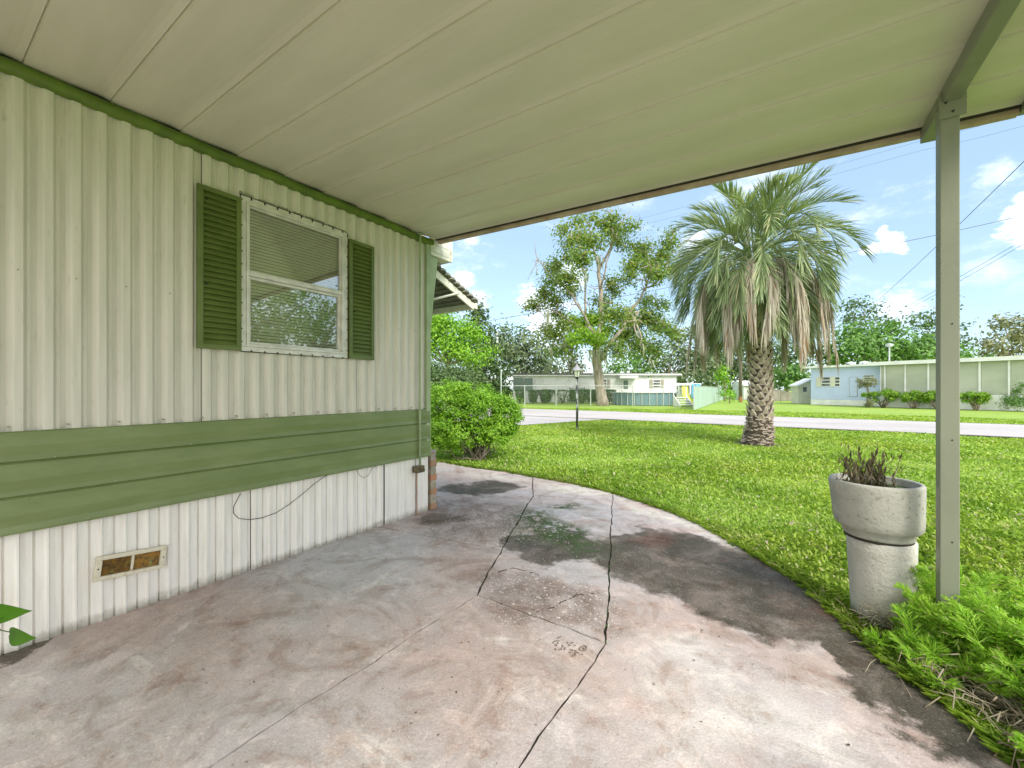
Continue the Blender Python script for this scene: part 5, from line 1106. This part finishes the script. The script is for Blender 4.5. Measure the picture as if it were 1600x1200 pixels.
tree('leafy_shrub', 1600, 640, 24.5, 'tall dark leafy shrub at the right edge before the porch', [(1600, 622, 20, 18), (1585, 628, 14, 14), (1618, 618, 18, 22), (1595, 605, 14, 8)], 'mid_green', .06, 90, 44, .3, cat='shrub', r0=.05)
tree('small_tree', 1355, 640, 29.5, 'small round headed tree before the second window of the blue house', [(1355, 597, 13, 6), (1350, 601, 10, 4), (1361, 601, 9, 4)], 'brownish', .06, 200, 30, .26, cat='tree', r0=.06)
tree('foot_shrub', 1359, 640, 28.8, 'little brown green shrub at the corner of the blue wall', [(1359, 630, 7, 6)], 'brownish', .05, 260, 40, .2, cat='shrub', r0=.03)
tree('low_bushes', 805, 632, 44, 'low dark bush left of the white mobile home', [(790, 610, 14, 14), (770, 608, 16, 16)], 'mid_green', .14, 60, 40, .7, cat='bush', r0=.08)
# ------------------------------------------------------------------ light
w = bpy.data.worlds.new('World'); S.world = w; w.use_nodes = True; nt = w.node_tree; nt.nodes.clear(); L_ = nt.links
def nn(k, **kw):
    x = nt.nodes.new(k)
    for a, v in kw.items(): setattr(x, a, v)
    return x
SUN_EL = R(42); SUN_AZ = R(118)      # azimuth measured clockwise from +Y
sky = nn('ShaderNodeTexSky', sky_type='NISHITA'); sky.sun_disc = False; sky.sun_elevation = SUN_EL; sky.sun_rotation = SUN_AZ; sky.air_density = 1.0; sky.dust_density = .6; sky.ozone_density = 1.0
tc = nn('ShaderNodeTexCoord'); bg = nn('ShaderNodeBackground'); out = nn('ShaderNodeOutputWorld')
def noi(scale, det, src, r=.6):
    x = nn('ShaderNodeTexNoise'); x.inputs['Scale'].default_value = scale; x.inputs['Detail'].default_value = det; x.inputs['Roughness'].default_value = r; L_.new(src, x.inputs['Vector']); return x.outputs['Fac']
mp = nn('ShaderNodeMapping'); mp.inputs['Scale'].default_value = (1, 1, 2.2); L_.new(tc.outputs['Generated'], mp.inputs[0])
def mr(f, a, b, c=0., d=1.):
    x = nn('ShaderNodeMapRange', interpolation_type='SMOOTHSTEP')
    for i, v in ((1, a), (2, b), (3, c), (4, d)): x.inputs[i].default_value = v
    L_.new(f, x.inputs[0]); return x.outputs[0]
def mt(op, a, b):
    x = nn('ShaderNodeMath', operation=op)
    for i, v in ((0, a), (1, b)):
        if isinstance(v, (int, float)): x.inputs[i].default_value = v
        else: L_.new(v, x.inputs[i])
    return x.outputs[0]
wisp = mr(noi(5.0, 9, mp.outputs[0], .68), .52, .80, 0, .5)
hi = mt('ADD', mt('MULTIPLY', noi(26, 7, mp.outputs[0], .65), .6), mt('MULTIPLY', noi(75, 6, mp.outputs[0], .7), .4))
def puff(px, py, rad, soft=.5, amt=1.0):
    d = ray(px, py); d = d/np.linalg.norm(d); v = nn('ShaderNodeVectorMath', operation='DISTANCE'); L_.new(tc.outputs['Generated'], v.inputs[0]); v.inputs[1].default_value = tuple(d)
    s = mt('ADD', v.outputs['Value'], mt('MULTIPLY', mt('SUBTRACT', hi, .5), rad*4.2)); return mr(s, rad*(1-soft), rad*(1+soft*.4), amt, 0)
m_ = wisp
for args in ((1388, 378, .017, .6), (1408, 388, .010, .6), (1366, 388, .012, .7), (1380, 362, .008, .7), (1350, 392, .008, .9, .6), (1610, 350, .026, .6), (1592, 330, .012, .7), (1600, 310, .010, .8, .6), (735, 374, .016, .9, .5), (722, 440, .026, .9, .55), (745, 470, .03, .9, .5), (830, 468, .035, .8, .8), (860, 505, .06, .9, .7), (890, 430, .04, .9, .6), (1090, 382, .03, .9, .6), (1560, 270, .02, .9, .3), (1400, 480, .03, .9, .5)):
    m_ = mt('MAXIMUM', m_, puff(*args))
# unseen broad bright clouds added behind and right of camera to light the patio
dv = nn('ShaderNodeVectorMath', operation='DOT_PRODUCT'); L_.new(tc.outputs['Generated'], dv.inputs[0]); dv.inputs[1].default_value = (.5, -.86, 0)
back = mt('MULTIPLY', mr(dv.outputs['Value'], -.25, .35, 0, 1), mr(noi(2.2, 8, mp.outputs[0]), .36, .6, .35, 1))
veil = nn('ShaderNodeMix', data_type='RGBA'); veil.inputs[0].default_value = .42; L_.new(sky.outputs[0], veil.inputs[6]); veil.inputs[7].default_value = (3.7, 5.2, 6.9, 1)
cm = nn('ShaderNodeMix', data_type='RGBA'); L_.new(m_, cm.inputs[0]); L_.new(veil.outputs[2], cm.inputs[6]); cm.inputs[7].default_value = (9.5, 9.6, 9.8, 1)
cm2 = nn('ShaderNodeMix', data_type='RGBA'); L_.new(back, cm2.inputs[0]); L_.new(cm.outputs[2], cm2.inputs[6]); cm2.inputs[7].default_value = (11.5, 11.3, 10.9, 1)
L_.new(cm2.outputs[2], bg.inputs[0]); bg.inputs[1].default_value = .12; L_.new(bg.outputs[0], out.inputs[0])
sl = bpy.data.lights.new('sun', 'SUN'); so = bpy.data.objects.new('sun', sl); C.objects.link(so); sl.energy = 2.3; sl.angle = R(24); sl.color = (1, .95, .87)
dirv = Vector((math.sin(SUN_AZ)*math.cos(SUN_EL), math.cos(SUN_AZ)*math.cos(SUN_EL), math.sin(SUN_EL))); so.rotation_euler = dirv.to_track_quat('Z', 'Y').to_euler()
S.view_settings.view_transform = 'Standard'; S.view_settings.look = 'None'; S.view_settings.gamma = 1; S.view_settings.exposure = .85
S.render.engine = 'CYCLES'; S.cycles.max_bounces = 8; S.cycles.diffuse_bounces = 5; S.cycles.transparent_max_bounces = 12
